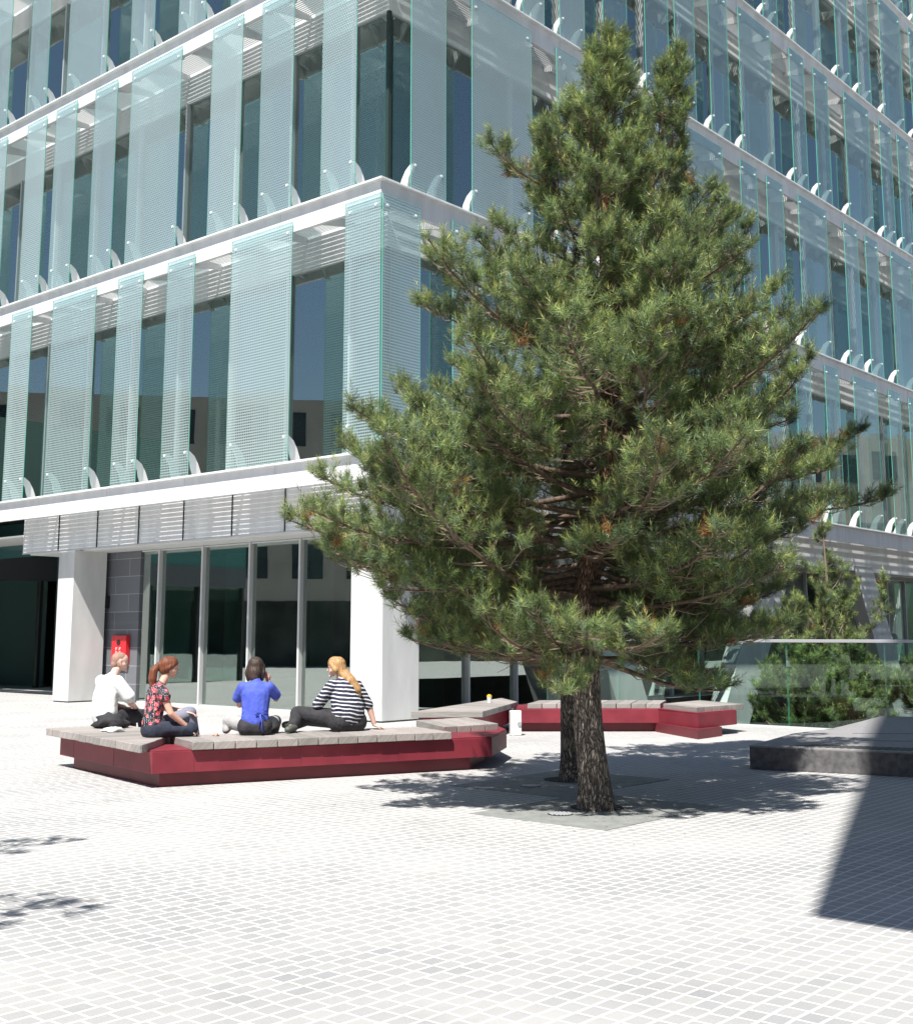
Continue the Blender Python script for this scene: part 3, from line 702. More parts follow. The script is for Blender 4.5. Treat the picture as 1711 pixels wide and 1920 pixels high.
# ---------------------------------------------------------------- pines
def interp(tab, z): return float(np.interp(z, [t[0] for t in tab], [t[1] for t in tab]))
class Pine:
    def __init__(s, seed): s.r = random.Random(seed); s.wood = MB(); s.thin = MB(); s.sp = []; s.sd = []; s.sl = []; s.sc = []; s.tn = []; s.keep = None
    def shoot(s, p, d, l, c=None, tone=1.0):
        s.sp.append(tuple(p)); s.sd.append(tuple(d)); s.sl.append(l); s.sc.append(-1 if c is None else c); s.tn.append(tone)
    def branch(s, p, az, el, L, rad, up=.5, dens=1.0, bare=.3, dead=.03, per=15):
        r = s.r; n = 7; pts = [Vector(p)]; e = el; wob = r.uniform(-.35, .35)
        for i in range(n):
            a2 = az + wob * (i / n) + r.uniform(-.1, .1); hh = Vector((math.cos(a2), math.sin(a2), 0))
            pts.append(pts[-1] + (hh * math.cos(e) + Vector((0, 0, math.sin(e)))) * (L / n)); e += up / n * (1.0 if i < 4 else 2.2) + r.uniform(-.06, .06)
        s.wood.tube(pts, [rad * (1 - .82 * i / n) for i in range(n + 1)], 5)
        def at(f): x = f * n; i = min(int(x), n - 1); return pts[i].lerp(pts[i + 1], x - i), (pts[i + 1] - pts[i]).normalized()
        m = int(L * per * dens) + 3
        for i in range(m):
            f = bare + (1 - bare) * ((i + r.random()) / m) ** .8; q, d = at(min(f, .999))
            side = Matrix.Rotation(r.choice((-1, 1)) * r.uniform(.5, 1.3), 3, 'Z') @ d
            mag = (.42 * L * (1 - f) + .14) * r.uniform(.25, 1.0) ** .7; mag = min(mag, .8)
            side.z = side.z * .5 + r.uniform(-.12, .55); side.normalize()
            t = q + side * mag
            if s.keep and not s.keep(t): continue
            s.twig(q, t, side, dead)
        q, d = at(.999); s.tuft(q, d, 6, dead); q, d = at(.9); s.tuft(q, d, 4, dead)
        for _ in range(2):
            q, d = at(r.uniform(.1, .5)); dd = Vector((r.uniform(-1, 1), r.uniform(-1, 1), r.uniform(-.6, .3))).normalized()
            q2 = q + dd * r.uniform(.1, .3); s.thin.tube([q, q2, q2 + Vector((r.uniform(-.12, .12), r.uniform(-.12, .12), r.uniform(-.05, .06)))], [.004, .003, .0015], 3)
    def twig(s, a, b, d, dead):
        r = s.r; mid = a.lerp(b, .55) - Vector((0, 0, .12 * (b - a).length)); end = b
        s.thin.tube([a, mid, end], [.0065, .005, .003], 3)
        out = (end - mid).normalized()
        s.tuft(end, out, r.randint(4, 6), dead)
        L = (b - a).length; k = int(L / .13)
        for i in range(k):
            f = r.uniform(.35, .95); q = (a.lerp(mid, f / .55) if f < .55 else mid.lerp(end, (f - .55) / .45))
            dd = Vector((r.uniform(-1, 1), r.uniform(-1, 1), r.uniform(.0, 1.2))).normalized(); e = q + dd * r.uniform(.05, .13)
            s.thin.tube([q, e], [.004, .0025], 3); s.tuft(e, (dd + out).normalized(), 3, dead)
    def tuft(s, p, d, n, dead):
        r = s.r; c = 1 if r.random() < dead else None; tone = r.choice((.5, .7, .9, 1.0, 1.2, 1.5)) * r.uniform(.9, 1.1)
        u_ = (d * .7 + Vector((0, 0, .75))).normalized(); s.shoot(p, u_, r.uniform(.11, .19), c, tone * 1.1)
        for i in range(n - 1):
            s.shoot(p, (u_ + Vector((r.uniform(-.95, .95), r.uniform(-.95, .95), r.uniform(-.45, .35)))).normalized(), r.uniform(.06, .13), c, tone)
    cluster = tuft
    def foliage(s, parent, K=34, nl=.062, nw=.0058, hue=0):
        rs = np.random.RandomState(len(s.sp)); P = np.array(s.sp); D = np.array(s.sd); Lh = np.array(s.sl); C = np.array(s.sc, float); TN = np.array(s.tn)[:, None]; n = len(P)
        up = np.tile([.13, .21, .97], (n, 1)); E1 = np.cross(D, up); E1 /= np.linalg.norm(E1, axis=1)[:, None] + 1e-9; E2 = np.cross(D, E1)
        j = np.arange(K); f = (j + .5) / K; a = j * 2.39996
        th = np.interp(f, [0, .55, .9, 1], [1.35, 1.1, .55, .15])
        A = a[None] + rs.uniform(0, 6.3, (n, 1)); TH = th[None] + rs.uniform(-.22, .22, (n, K)); LN = nl * rs.uniform(.7, 1.15, (n, K)) * rs.uniform(.8, 1.15, (n, 1))
        rad = np.cos(A)[..., None] * E1[:, None] + np.sin(A)[..., None] * E2[:, None]
        nd = np.cos(TH)[..., None] * D[:, None] + np.sin(TH)[..., None] * rad
        base = P[:, None] + D[:, None] * (Lh[:, None] * f[None])[..., None]
        side = np.cross(nd, rad + .3 * rs.normal(size=(n, K, 3))); side /= np.linalg.norm(side, axis=2)[..., None] + 1e-9
        w = nw * .5
        tip = base + nd * LN[..., None]; bend = base + nd * (LN * .55)[..., None]
        V = np.stack([base - side * w * .8, base + side * w * .8, tip], 2).reshape(-1, 3)
        nt_ = n * K
        me = bpy.data.meshes.new('foliage'); me.vertices.add(nt_ * 3); me.vertices.foreach_set('co', V.astype(np.float32).ravel())
        me.loops.add(nt_ * 3); me.loops.foreach_set('vertex_index', np.arange(nt_ * 3, dtype=np.int32))
        me.polygons.add(nt_); me.polygons.foreach_set('loop_start', np.arange(0, nt_ * 3, 3, dtype=np.int32)); 
        me.update(calc_edges=True)
        g1 = np.array([.160, .222, .088]); g2 = np.array([.275, .318, .124]); g3 = np.array([.128, .190, .112]); br = np.array([.33, .15, .055])
        t = rs.uniform(0, 1, (n, 1)); colr = np.where(t < .55, g1, np.where(t < .8, g2, g3)) * rs.uniform(.85, 1.2, (n, 1)) * TN
        colr[C > 0] = br * rs.uniform(.7, 1.2, ((C > 0).sum(), 1))
        cc = np.repeat(colr[:, None], K, 1) * rs.uniform(.65, 1.45, (n, K, 1))
        tipf = (f > .8)[None, :, None] & (C <= 0)[:, None, None]
        cc = np.where(tipf, cc * np.array([1.35, 1.25, .95]), cc)
        ca = np.ones((nt_ * 3, 4), np.float32); ca[:, :3] = np.repeat(cc.reshape(-1, 3), 3, 0)
        at = me.color_attributes.new('tint', 'FLOAT_COLOR', 'POINT'); at.data.foreach_set('color', ca.ravel())
        me.materials.append(M['needles'])
        o = bpy.data.objects.new('foliage', me); col.objects.link(o); o.parent = parent
        return o

def pine(name, label, loc, path, r0, whorls, RL, RR, seed, group=None, barem='bark', K=26, fb=.9, elev=None, dens=1.0, z_scale=None, flare=True, per=13, heroes=(), nl=.070, nw=.0062):
    root = empty(name, loc); tag(root, label, 'pine tree', group)
    T = Pine(seed); r = T.r; org = Vector(loc)
    path = [Vector(p) - org for p in path]; zt = path[-1].z; zs = [p.z for p in path]
    def tp(z): return Vector((np.interp(z, zs, [p.x for p in path]), np.interp(z, zs, [p.y for p in path]), z))
    def tr(z): return r0 * max(.05, (1 - z / zt)) ** .8 + .006
    # trunk, fluted and flared at the foot
    n = 44; m = 28; vs = []; fs = []
    for i in range(n + 1):
        z = zt * (i / n) ** 1.25 - (.03 if i == 0 else 0); c = tp(max(z, 0)); rr = tr(max(z, 0)) * (1 + (.30 * math.exp(-max(z, 0) / .12) if flare else 0))
        for k in range(m):
            a = 2 * math.pi * k / m
            q = rr * (1 + .05 * math.sin(a * 5 + z * 1.3) + .045 * math.sin(a * 9 - z * 2.1 + 1) + .02 * math.sin(a * 3 + z * 7))
            vs.append((c.x + q * math.cos(a), c.y + q * math.sin(a), z))
    for i in range(n):
        for k in range(m): fs.append((i * m + k, i * m + (k + 1) % m, (i + 1) * m + (k + 1) % m, (i + 1) * m + k))
    tk = MB().add(vs, fs).build('trunk', M[barem], root, smooth=True)
    def reach(az, z): t = (math.cos(az) + 1) / 2; return (interp(RL, z) * (1 - t) + interp(RR, z) * t) * (fb + (1 - fb) * abs(math.cos(az)))
    def keep(t):
        c = tp(min(max(t.z, 0), zt)); dx, dy = t.x - c.x, t.y - c.y
        return math.hypot(dx, dy) < reach(math.atan2(dy, dx), t.z) * 1.1 + .06
    T.keep = None
    for (z, az, el, L) in heroes: T.branch(tp(z), az, el, L, .028, up=.45, bare=.3, per=per * 1.1)
    T.keep = keep; az = r.uniform(0, 6.3)
    for z in whorls:
        c = tp(z); az += 2.39996 + r.uniform(-.5, .5)
        el = elev(z) if elev else np.interp(z / zt, [.15, .3, .5, .8, 1], [-.2, -.1, .06, .5, .95])
        el += r.uniform(-.28, .28); zz = z
        for _ in range(4): L = reach(az, zz); zz = z + L * .8 * math.tan(min(el + .18, 1.1))
        L *= r.choice((1.0, 1.0, .92, .82, .66, 1.12)) * r.uniform(.92, 1.04)
        if L < .10: continue
        LL = min(L / max(.55, math.cos(el + .18)), 3.6)
        T.branch(c, az, el, LL, max(.006, min(.036, tr(z) * .40)), up=r.uniform(.25, .75), dens=dens, bare=.28 if L > .8 else .08, dead=.02 if z / zt < .35 else .006, per=per)
    for q in range(4): T.cluster(path[-1] - Vector((0, 0, .1 * q)), Vector((0, 0, 1)), 4, 0)
    print('shoots', len(T.sp)); T.wood.build('limbs', M['limb'] if z_scale is None else M['twig'], root, smooth=True)
    T.thin.build('twigs', M['twig'], root)
    T.foliage(root, K, nl, nw)
    print(name, 'shoots', len(T.sp))
    return root

def starts(z0, z1, n, r, pw=1.0): return sorted(z0 + (z1 - z0) * ((i + r.random()) / n) ** pw for i in range(n))
rw = random.Random(5)
p = [(1.31, 11.66, 0), (1.24, 11.68, .8), (1.21, 11.7, 1.67), (1.25, 11.7, 2.17), (1.42, 11.72, 2.95), (1.50, 11.75, 3.4), (1.56, 11.8, 4.6), (1.50, 11.8, 5.81), (1.50, 11.8, 6.6), (1.59, 11.8, 7.72)]
T1L = [(1.0, .8), (1.2, 1.2), (1.45, 1.45), (1.67, 1.85), (1.9, 2.3), (2.17, 2.75), (2.4, 3.0), (2.75, 3.1), (3.1, 2.75), (3.5, 2.45), (3.85, 2.75), (4.5, 2.6), (4.9, 2.2), (5.4, 1.5), (5.8, 1.1), (6.4, .9), (7.0, .4), (7.5, .26), (7.8, .1)]
T1R = [(1.0, .9), (1.2, 1.3), (1.5, 1.5), (2.0, 1.8), (2.5, 2.1), (3, 2.2), (3.5, 2.2), (4, 2.15), (4.5, 1.95), (5, 1.5), (5.5, 1.0), (5.9, .7), (6.5, .35), (7.0, .3), (7.8, .1)]
pine('pine_tree', 'nearer pine of the pair, thick fissured trunk on the grey slab, dense green crown', (1.31, 11.66, 0), p, .138, starts(1.3, 7.5, 168, rw, 1.05), T1L, T1R, 11, 'pines in the square', heroes=[(2.4, math.pi, -.13, 2.95), (2.15, math.pi + .3, -.12, 2.7), (2.75, math.pi - .25, .02, 2.8), (2.1, math.pi - .1, -.12, 2.6), (2.6, math.pi + .55, -.05, 2.6), (1.7, math.pi + .1, -.12, 1.9), (1.6, -.3, -.18, 1.9), (1.55, -1.2, -.15, 1.6), (1.75, .1, -.25, 2.1), (1.5, -2.0, -.1, 1.5), (3.9, -1.5, .0, 1.9), (4.3, -1.2, .1, 1.7), (4.1, -2.0, .05, 1.8), (5.9, math.pi, .3, 1.35)])
p = [(1.28, 13.9, 0), (1.27, 13.9, 1.15), (1.52, 13.9, 2.16), (1.85, 13.9, 3.07), (1.98, 13.9, 3.68), (2.17, 13.9, 5.91), (2.39, 13.9, 7.23), (2.74, 13.9, 8.6)]
T2L = [(1.2, .8), (2, 1.4), (3, 2.0), (4, 2.0), (5, 1.6), (6, .8), (7, .4), (8, .3), (8.7, .1)]
T2R = [(1.2, 1.2), (1.7, 1.7), (2.2, 2.0), (2.7, 2.4), (3.1, 2.85), (3.6, 2.9), (4.1, 2.1), (4.6, 2.3), (5.2, 1.9), (5.8, 2.2), (6.3, 1.3), (7, .85), (7.6, .55), (8.3, .3), (8.7, .1)]
pine('pine_tree', 'farther pine of the pair, slimmer leaning trunk half hidden behind the nearer one', (1.28, 13.9, 0), p, .105, starts(1.5, 8.4, 110, rw, .95), T2L, T2R, 23, 'pines in the square', K=24, nw=.0068, per=12, heroes=[(3.0, -.08, .08, 3.1), (2.7, .15, .0, 2.9), (2.1, -.15, -.15, 2.3), (1.8, -.4, -.2, 2.0)])
# small pines in the sunken court behind the balustrade
EL = lambda z: .75
def bushy(label, loc, h, rl, seed, z0, n=34, dens=1.0, per=7):
    pth = [loc, (loc[0] + .05, loc[1], loc[2] + h * .5), (loc[0] - .05, loc[1], loc[2] + h)]
    return pine('young_pine', label, loc, pth, .06, starts(z0, h - .25, n, rw), rl, rl, seed, 'young pines behind the glass balustrade', K=22, fb=1, elev=EL, dens=dens, flare=False, barem='twig', nl=.095, nw=.009, z_scale=1, per=per)
bushy('tall young pine with upswept branches behind the glass balustrade', (7.3, 24.0, -1.2), 5.1, [(0, .9), (1.0, 1.15), (2.0, 1.25), (2.9, 1.1), (3.5, 1.1), (4.2, .9), (4.6, .2), (5.1, .1)], 31, .2, n=34, per=5)
bushy('low bushy pine behind the left end of the glass balustrade, beside the slanted column', (6.55, 23.4, -.8), 2.3, [(0, .9), (.8, 1.1), (1.6, .9), (2.3, .2)], 37, .1, n=38)
bushy('low bushy pine in the middle of the glass panes, below the tall young one', (7.45, 23.0, -.8), 2.4, [(0, .9), (.8, 1.1), (1.6, .9), (2.4, .2)], 39, .1, n=38)
bushy('small bushy pine against the right edge of the balustrade', (8.75, 22.6, -.9), 2.3, [(0, .8), (1.0, .9), (1.8, .6), (2.3, .2)], 41, .1, n=26)
# the pine left of the view whose branch tips shade the paving
p = [(-5.6, 6.3, 0), (-5.6, 6.3, 3), (-5.5, 6.3, 6.0)]
pine('pine_tree', 'pine standing out of view to the left, known by its shadow on the setts', p[0], p, .14, starts(2.6, 5.7, 26, rw), [(0, .9), (3.0, 1.1), (4.5, .9), (6.0, .2)], [(0, .9), (3.0, 1.1), (4.5, .9), (6.0, .2)], 47, 'pines in the square', K=12, dens=.7, per=8, nw=.012, heroes=[(2.8, .80, .05, 2.5), (2.8, -.50, .05, 2.9), (2.6, -.42, .0, 2.7)])

# ---------------------------------------------------------------- people
class Body:
    """a union of tapered limbs, fused into one surface"""
    def __init__(s): s.b = MB()
    def limb(s, a, b, ra, rb, side=None, fl=1.0, n=14, caps=4):
        a, b = Vector(a), Vector(b); d = b - a; L = d.length
        if L < 1e-5: d = Vector((0, 0, 1)); L = 0
        d.normalize(); e1 = Vector(side) if side else d.orthogonal(); e1 = (e1 - d * e1.dot(d)).normalized(); e2 = d.cross(e1)
        rows = [(a - d * ra * math.cos(t), ra * math.sin(t)) for t in [math.pi / 2 * (i + .5) / caps for i in range(caps)]]
        rows += [(a, ra), (a.lerp(b, .33), ra + (rb - ra) * .33), (a.lerp(b, .66), ra + (rb - ra) * .66), (b, rb)] if L > 0 else [(a, ra)]
        rows += [(b + d * rb * math.sin(t), rb * math.cos(t)) for t in [math.pi / 2 * (i + .5) / caps for i in range(caps)]]
        vs = []; fs = []
        for c, r in rows: vs += [c + (e1 * math.cos(2 * math.pi * k / n) + e2 * (fl * math.sin(2 * math.pi * k / n))) * r for k in range(n)]
        m = len(rows)
        for i in range(m - 1):
            for k in range(n): fs.append((i * n + k, i * n + (k + 1) % n, (i + 1) * n + (k + 1) % n, (i + 1) * n + k))
        fs += [tuple(range(n))[::-1], tuple(range((m - 1) * n, m * n))]
        s.b.add(vs, fs); return s
    def chain(s, pts, rad, side=None, fl=1.0):
        for i in range(len(pts) - 1): s.limb(pts[i], pts[i + 1], rad[i], rad[i + 1], side, fl)
        return s
    def done(s, name, m, parent, vox=.011, smooth=3):
        me = s.b.mesh(name, m); bm = bmesh.new(); bm.from_mesh(me); bmesh.ops.recalc_face_normals(bm, faces=bm.faces); bm.to_mesh(me); bm.free()
        o = bpy.data.objects.new(name, me); col.objects.link(o)
        md = o.modifiers.new('r', 'REMESH'); md.mode = 'VOXEL'; md.voxel_size = vox; md.use_smooth_shade = True
        ms = o.modifiers.new('s', 'SMOOTH'); ms.iterations = smooth; ms.factor = .5
        dg = bpy.context.evaluated_depsgraph_get(); me2 = bpy.data.meshes.new_from_object(o.evaluated_get(dg)); me2.name = name
        bpy.data.objects.remove(o)
        if not me2.materials: me2.materials.append(m)
        o = bpy.data.objects.new(name, me2); col.objects.link(o); o.parent = parent
        for p_ in me2.polygons: p_.use_smooth = True
        return o
V3 = Vector
def hand(bd, wrist, d, nrm, curl=.4, side=1, s_=1.0):
    """palm, four bent fingers and a thumb; d along the hand, nrm out of the back of the hand"""
    d = V3(d).normalized(); nrm = V3(nrm); nrm = (nrm - d * nrm.dot(d)).normalized(); x = d.cross(nrm) * side
    w = V3(wrist); pc = w + d * .045 * s_
    for k, o in enumerate((-.026, -.009, .009, .026)):
        bd.limb(w + x * o * .6, w + d * .085 * s_ + x * o, .014, .0115)
        L = (.058, .07, .066, .052)[k] * s_; r_ = .0085
        p0 = w + d * .088 * s_ + x * o; c1 = curl * (1 + .15 * k)
        d1 = (d * math.cos(c1 * .5) - nrm * math.sin(c1 * .5) + x * o * 2.5).normalized(); p1 = p0 + d1 * L * .5
        d2 = (d * math.cos(c1 * 1.3) - nrm * math.sin(c1 * 1.3) + x * o * 1.5).normalized(); p2 = p1 + d2 * L * .5
        bd.chain([p0, p1, p2], [r_, r_, r_ * .8])
    t0 = w + d * .025 * s_ - x * .026; t1 = t0 + (d * .6 - x * .75 - nrm * .25).normalized() * .04; t2 = t1 + (d * .95 - x * .2 - nrm * .2).normalized() * .03
    bd.chain([t0, t1, t2], [.012, .0105, .008])
def head_parts(bd, c, fw, up=(0, 0, 1), k=1.0):
    """skull, jaw, nose, ears, neck stub about the centre c, looking along fw"""
    fw = V3(fw).normalized(); up = V3(up); up = (up - fw * up.dot(fw)).normalized(); sx = fw.cross(up)
    c = V3(c); P = lambda x, y, z: c + sx * x * k + fw * y * k + up * z * k
    bd.limb(P(0, -.025, .03), P(0, .022, .035), .079 * k, .074 * k, sx, 1.08)
    bd.limb(P(0, .03, -.02), P(0, .045, -.062), .058 * k, .036 * k, sx, .85)
    bd.limb(P(0, .085, -.092), P(0, .078, -.085), .018 * k, .022 * k)
    bd.limb(P(0, .088, .012), P(0, .112, -.022), .009 * k, .013 * k)
    bd.limb(P(-.022, .078, -.05), P(.022, .078, -.05), .011 * k, .011 * k)
    bd.limb(P(-.03, .082, .03), P(.03, .082, .03), .011 * k, .011 * k)
    for q in (-1, 1):
        bd.limb(P(.073 * q, -.005, -.03), P(.079 * q, -.014, .018), .012 * k, .017 * k, fw, .5)
        bd.limb(P(.045 * q, .05, -.03), P(.05 * q, .03, -.02), .026 * k, .03 * k)
    return P
def eyes(parent, P, k=1.0):
    b = MB()
    for q in (-1, 1):
        c = P(.030 * q, .083, .010)
        b.add([c + V3((math.cos(a) * .011, math.sin(a) * .011, e)) for e, a in [(0, i * math.pi / 4) for i in range(8)]] + [c + V3((0, 0, .006)), c - V3((0, 0, .006))], [(i, (i + 1) % 8, 8) for i in range(8)] + [((i + 1) % 8, i, 9) for i in range(8)])
        a0, a1 = P(.014 * q, .092, .034), P(.048 * q, .078, .036)
        b.tube([a0, (a0 + a1) / 2 + V3((0, 0, .004)), a1], [.003, .004, .002], 5)
    b.build('eyes_and_brows', M['black'], parent)
def person(label, pix, yaw, group='people sitting on the nearest bench'):
    loc = on_level(pix[0], pix[1], TOP) if not isinstance(pix, Vector) else pix
    o = empty('person', loc, yaw); tag(o, label, 'person', group); return o
# local axes of every figure: x to its right, y ahead, z up, origin on the planks under the hips

# woman in the floral top: faces right and a little away, hand resting on the plank beside her knee
o = person('woman with auburn ponytail, red floral top and dark jeans, one hand by her knee', V3((-3.42, 14.12, TOP)), R(-62))
H = (.0, .10, .83); fw = (.05, 1, -.12)
bd = Body(); P = head_parts(bd, (0, .13, .765), fw, k=.98)
bd.limb((0, .03, .56), (0, .10, .69), .052, .048)
bd.limb((0, -.02, .14), (0, .0, .38), .12, .115, (1, 0, 0), .72).limb((-.13, .0, .52), (.13, .0, .52), .055, .055)
sh = V3((.165, .01, .525)); el = V3((.235, .10, .27)); wr = V3((.20, .33, .09))
bd.chain([sh, el, wr], [.047, .038, .026]); hand(bd, wr, (-.1, .8, -.45), (.2, .5, .85), .5, -1)
sh = V3((-.165, .01, .525)); el = V3((-.22, .17, .30)); wr = V3((-.08, .36, .26))
bd.chain([sh, el, wr], [.047, .038, .026]); hand(bd, wr, (.5, .8, -.2), (0, .3, 1), .4, 1)
bd.limb((0, -.02, .10), (0, .0, .12), .12, .12, (1, 0, 0), .8)
bd.chain([(.09, .02, .09), (.17, .36, .08), (-.02, .30, .05)], [.07, .055, .04]); bd.chain([(-.09, .03, .10), (-.12, .42, .24), (-.12, .50, -.12)], [.07, .055, .042])
bd.done('body', M['skin'], o, .008); eyes(o, P)
t = Body()
t.chain([(0, -.045, .165), (0, -.04, .22), (0, -.02, .34), (0, -.01, .46)], [.165, .145, .150, .155], (1, 0, 0), .72)
t.limb((-.10, 0, .535), (.10, 0, .535), .058, .058).limb((0, .01, .50), (0, .03, .575), .10, .062)
for q in (-1, 1): t.limb((.14 * q, 0, .535), (.205 * q, .035, .455), .064, .068)
t.done('blouse', M['floral'], o, .010, 2)
j = Body(); j.limb((-.07, -.045, .075), (.07, -.045, .075), .115, .115, (0, 0, 1), 1).chain([(.10, .02, .085), (.19, .36, .085)], [.098, .075]); j.limb((.19, .36, .085), (.0, .33, .05), .072, .055)
j.done('jeans', M['denim'], o, .010)
j = Body(); j.chain([(-.09, .05, .11), (-.12, .42, .245)], [.098, .078]); j.limb((-.12, .42, .245), (-.12, .50, -.10), .075, .062); j.done('trouser_leg', M['grey_denim'], o, .010)
j = Body(); j.limb((-.12, .49, -.15), (-.12, .62, -.19), .045, .04, (1, 0, 0), .9).limb((.02, .31, .05), (-.06, .22, .045), .042, .036); j.done('shoe', M['shoe'], o, .009)
h = Body(); c = V3((0, .13, .765))
h.limb(P(0, -.035, .045), P(0, .015, .062), .088, .078, (1, 0, 0), 1.05); h.limb(P(0, -.05, -.01), P(0, -.03, .03), .072, .08)
for q in (-1, 1): h.limb(P(.055 * q, .03, .05), P(.062 * q, -.03, .0), .032, .04)
h.limb(P(0, -.12, .02), P(0, -.135, .015), .028, .03)
h.chain([P(0, -.135, .02), P(.01, -.18, -.05), P(.015, -.18, -.14), P(.01, -.155, -.23), P(0, -.14, -.28)], [.036, .048, .05, .04, .016])
h.done('hair', M['hair_red'], o, .009, 2)

# man in the white t-shirt: beyond her, facing away, head turned to the right
o = person('man with cropped hair in a loose white t-shirt, head turned to the right', V3((-4.50, 16.0, TOP)), R(-38))
bd = Body(); P = head_parts(bd, (.02, .14, .79), (.45, 1, -.10), k=1.04)
bd.limb((0, .02, .55), (0, .10, .70), .062, .056)
bd.limb((0, -.02, .14), (0, .0, .40), .13, .13, (1, 0, 0), .75).limb((-.15, .0, .54), (.15, .0, .54), .06, .06)
sh = V3((.20, .0, .54)); el = V3((.27, .14, .28)); wr = V3((.12, .34, .20))
bd.chain([sh, el, wr], [.052, .042, .03]); hand(bd, wr, (-.6, .7, -.1), (0, .2, 1), .5, -1)
sh = V3((-.20, .0, .54)); el = V3((-.27, .14, .28)); wr = V3((-.12, .34, .20))
bd.chain([sh, el, wr], [.052, .042, .03]); hand(bd, wr, (.6, .7, -.1), (0, .2, 1), .5, 1)
for q in (-1, 1): bd.chain([(.1 * q, .02, .1), (.14 * q, .44, .10), (.14 * q, .50, -.32)], [.08, .06, .045])
bd.done('body', M['skin_pale'], o, .009); eyes(o, P)
t = Body(); t.chain([(0, -.06, .17), (0, -.06, .24), (0, -.05, .36), (0, -.02, .47)], [.21, .20, .195, .185], (1, 0, 0), .72)
t.limb((-.13, 0, .55), (.13, 0, .55), .07, .07).limb((0, .0, .54), (0, .03, .60), .09, .072)
for q in (-1, 1): t.limb((.17 * q, 0, .55), (.265 * q, .11, .36), .085, .09)
t.done('t_shirt', M['tee'], o, .011, 3)
j = Body(); j.limb((-.07, -.03, .09), (.07, -.03, .09), .125, .125)
for q in (-1, 1): j.limb((.1 * q, .03, .10), (.14 * q, .45, .10), .11, .085); j.limb((.14 * q, .45, .10), (.14 * q, .5, -.35), .08, .065)
j.done('trousers', M['charcoal'], o, .011)
j = Body()
for q in (-1, 1): j.limb((.14 * q, .50, -.41), (.14 * q, .64, -.42), .05, .042)
j.done('shoe', M['shoe'], o, .011)
h = Body(); h.limb(P(0, -.036, .042), P(0, .0, .050), .082, .077, (1, 0, 0), 1.07); h.limb(P(0, -.06, -.02), P(0, -.05, 0), .055, .07); h.done('hair', M['stubble'], o, .009, 2)

# woman in blue: seen from behind, legs folded, one hand at her chin
o = person('woman with a dark bob and a royal blue blouse tied at the back', V3((-2.34, 14.42, TOP)), R(4))
bd = Body(); P = head_parts(bd, (-.02, .12, .745), (.12, 1, -.25), k=.98)
bd.limb((0, .02, .54), (-.01, .08, .67), .05, .047)
bd.limb((0, -.02, .14), (0, .0, .38), .12, .115, (1, 0, 0), .72).limb((-.13, .0, .53), (.13, .0, .53), .055, .055)
sh = V3((-.17, .0, .53)); el = V3((-.205, .17, .33)); wr = V3((-.02, .30, .36))
bd.chain([sh, el, wr], [.045, .036, .026]); hand(bd, wr, (.9, .3, .1), (0, .6, .8), .5, 1)
sh = V3((.17, .0, .53)); el = V3((.22, .19, .40)); wr = V3((.125, .20, .60))
bd.chain([sh, el, wr], [.045, .036, .026]); hand(bd, wr, (-.35, -.05, .9), (.5, .8, .2), .9, 1)
bd.chain([(-.09, .02, .10), (-.32, .30, .13), (-.05, .42, .06)], [.07, .055, .04]); bd.chain([(.09, .02, .10), (.20, .42, .12), (.12, .50, -.22)], [.07, .055, .042])
bd.done('body', M['skin'], o, .008); eyes(o, P)
t = Body(); t.chain([(0, -.05, .185), (0, -.045, .25), (0, -.03, .34), (0, -.01, .45)], [.165, .155, .162, .175], (1, 0, 0), .70)
t.limb((-.12, 0, .54), (.12, 0, .54), .062, .062).limb((0, .0, .53), (0, .02, .585), .09, .065)
t.limb((-.15, 0, .54), (-.215, .08, .42), .068, .066).limb((.15, 0, .54), (.22, .09, .45), .068, .064)
for z in (.15, .21, .27): t.limb((-.12, -.085, z), (.11, -.09, z + .012), .028, .026)
t.done('blouse', M['blue'], o, .010, 2)
b = MB(); kx, kz = .07, .245
b.tube([(kx, -.155, kz), (kx - .035, -.17, kz + .035), (kx - .05, -.17, kz - .02), (kx - .012, -.17, kz)], [.006, .009, .008, .005], 6)
b.tube([(kx, -.155, kz), (kx + .03, -.17, kz + .03), (kx + .05, -.17, kz - .015), (kx + .01, -.17, kz)], [.006, .009, .008, .005], 6)
b.tube([(kx, -.165, kz), (kx - .005, -.175, .17), (kx - .012, -.17, .09)], [.007, .008, .007], 6); b.tube([(kx, -.165, kz), (kx + .02, -.178, .15), (kx + .03, -.175, .04)], [.007, .008, .007], 6)
b.tube([(-.15, -.09, kz), (-.05, -.145, kz), (kx, -.155, kz), (.15, -.09, kz)], [.006] * 4, 6)
b.build('tie_ribbon', M['blue'], o, smooth=True)
j = Body(); j.limb((-.08, -.04, .095), (.08, -.04, .095), .125, .125); j.done('dark_waistband', M['charcoal'], o, .010)
j = Body(); j.chain([(-.10, .05, .10), (-.33, .30, .13)], [.095, .085]); j.limb((-.33, .30, .13), (-.06, .42, .07), .08, .06); j.limb((-.33, .30, .12), (-.36, .24, .04), .07, .05)
j.chain([(.09, .04, .10), (.20, .42, .12), (.12, .50, -.20)], [.09, .075, .06]); j.done('trousers', M['grey_cloth'], o, .010)
j = Body(); j.limb((-.02, .43, .05), (.08, .42, .05), .042, .036).limb((.12, .52, -.25), (.12, .64, -.28), .042, .038); j.done('shoe', M['shoe'], o, .010)
h = Body(); h.limb(P(0, -.035, .045), P(0, .015, .06), .095, .085, (1, 0, 0), 1.05); h.limb(P(0, -.055, -.045), P(0, -.04, .03), .088, .093, (1, 0, 0), .85)
for q in (-1, 1): h.chain([P(.062 * q, .0, .03), P(.082 * q, -.012, -.05), P(.082 * q, .0, -.12)], [.05, .046, .026])
h.limb(P(0, -.075, -.10), P(0, -.06, -.04), .062, .07, (1, 0, 0), .7)
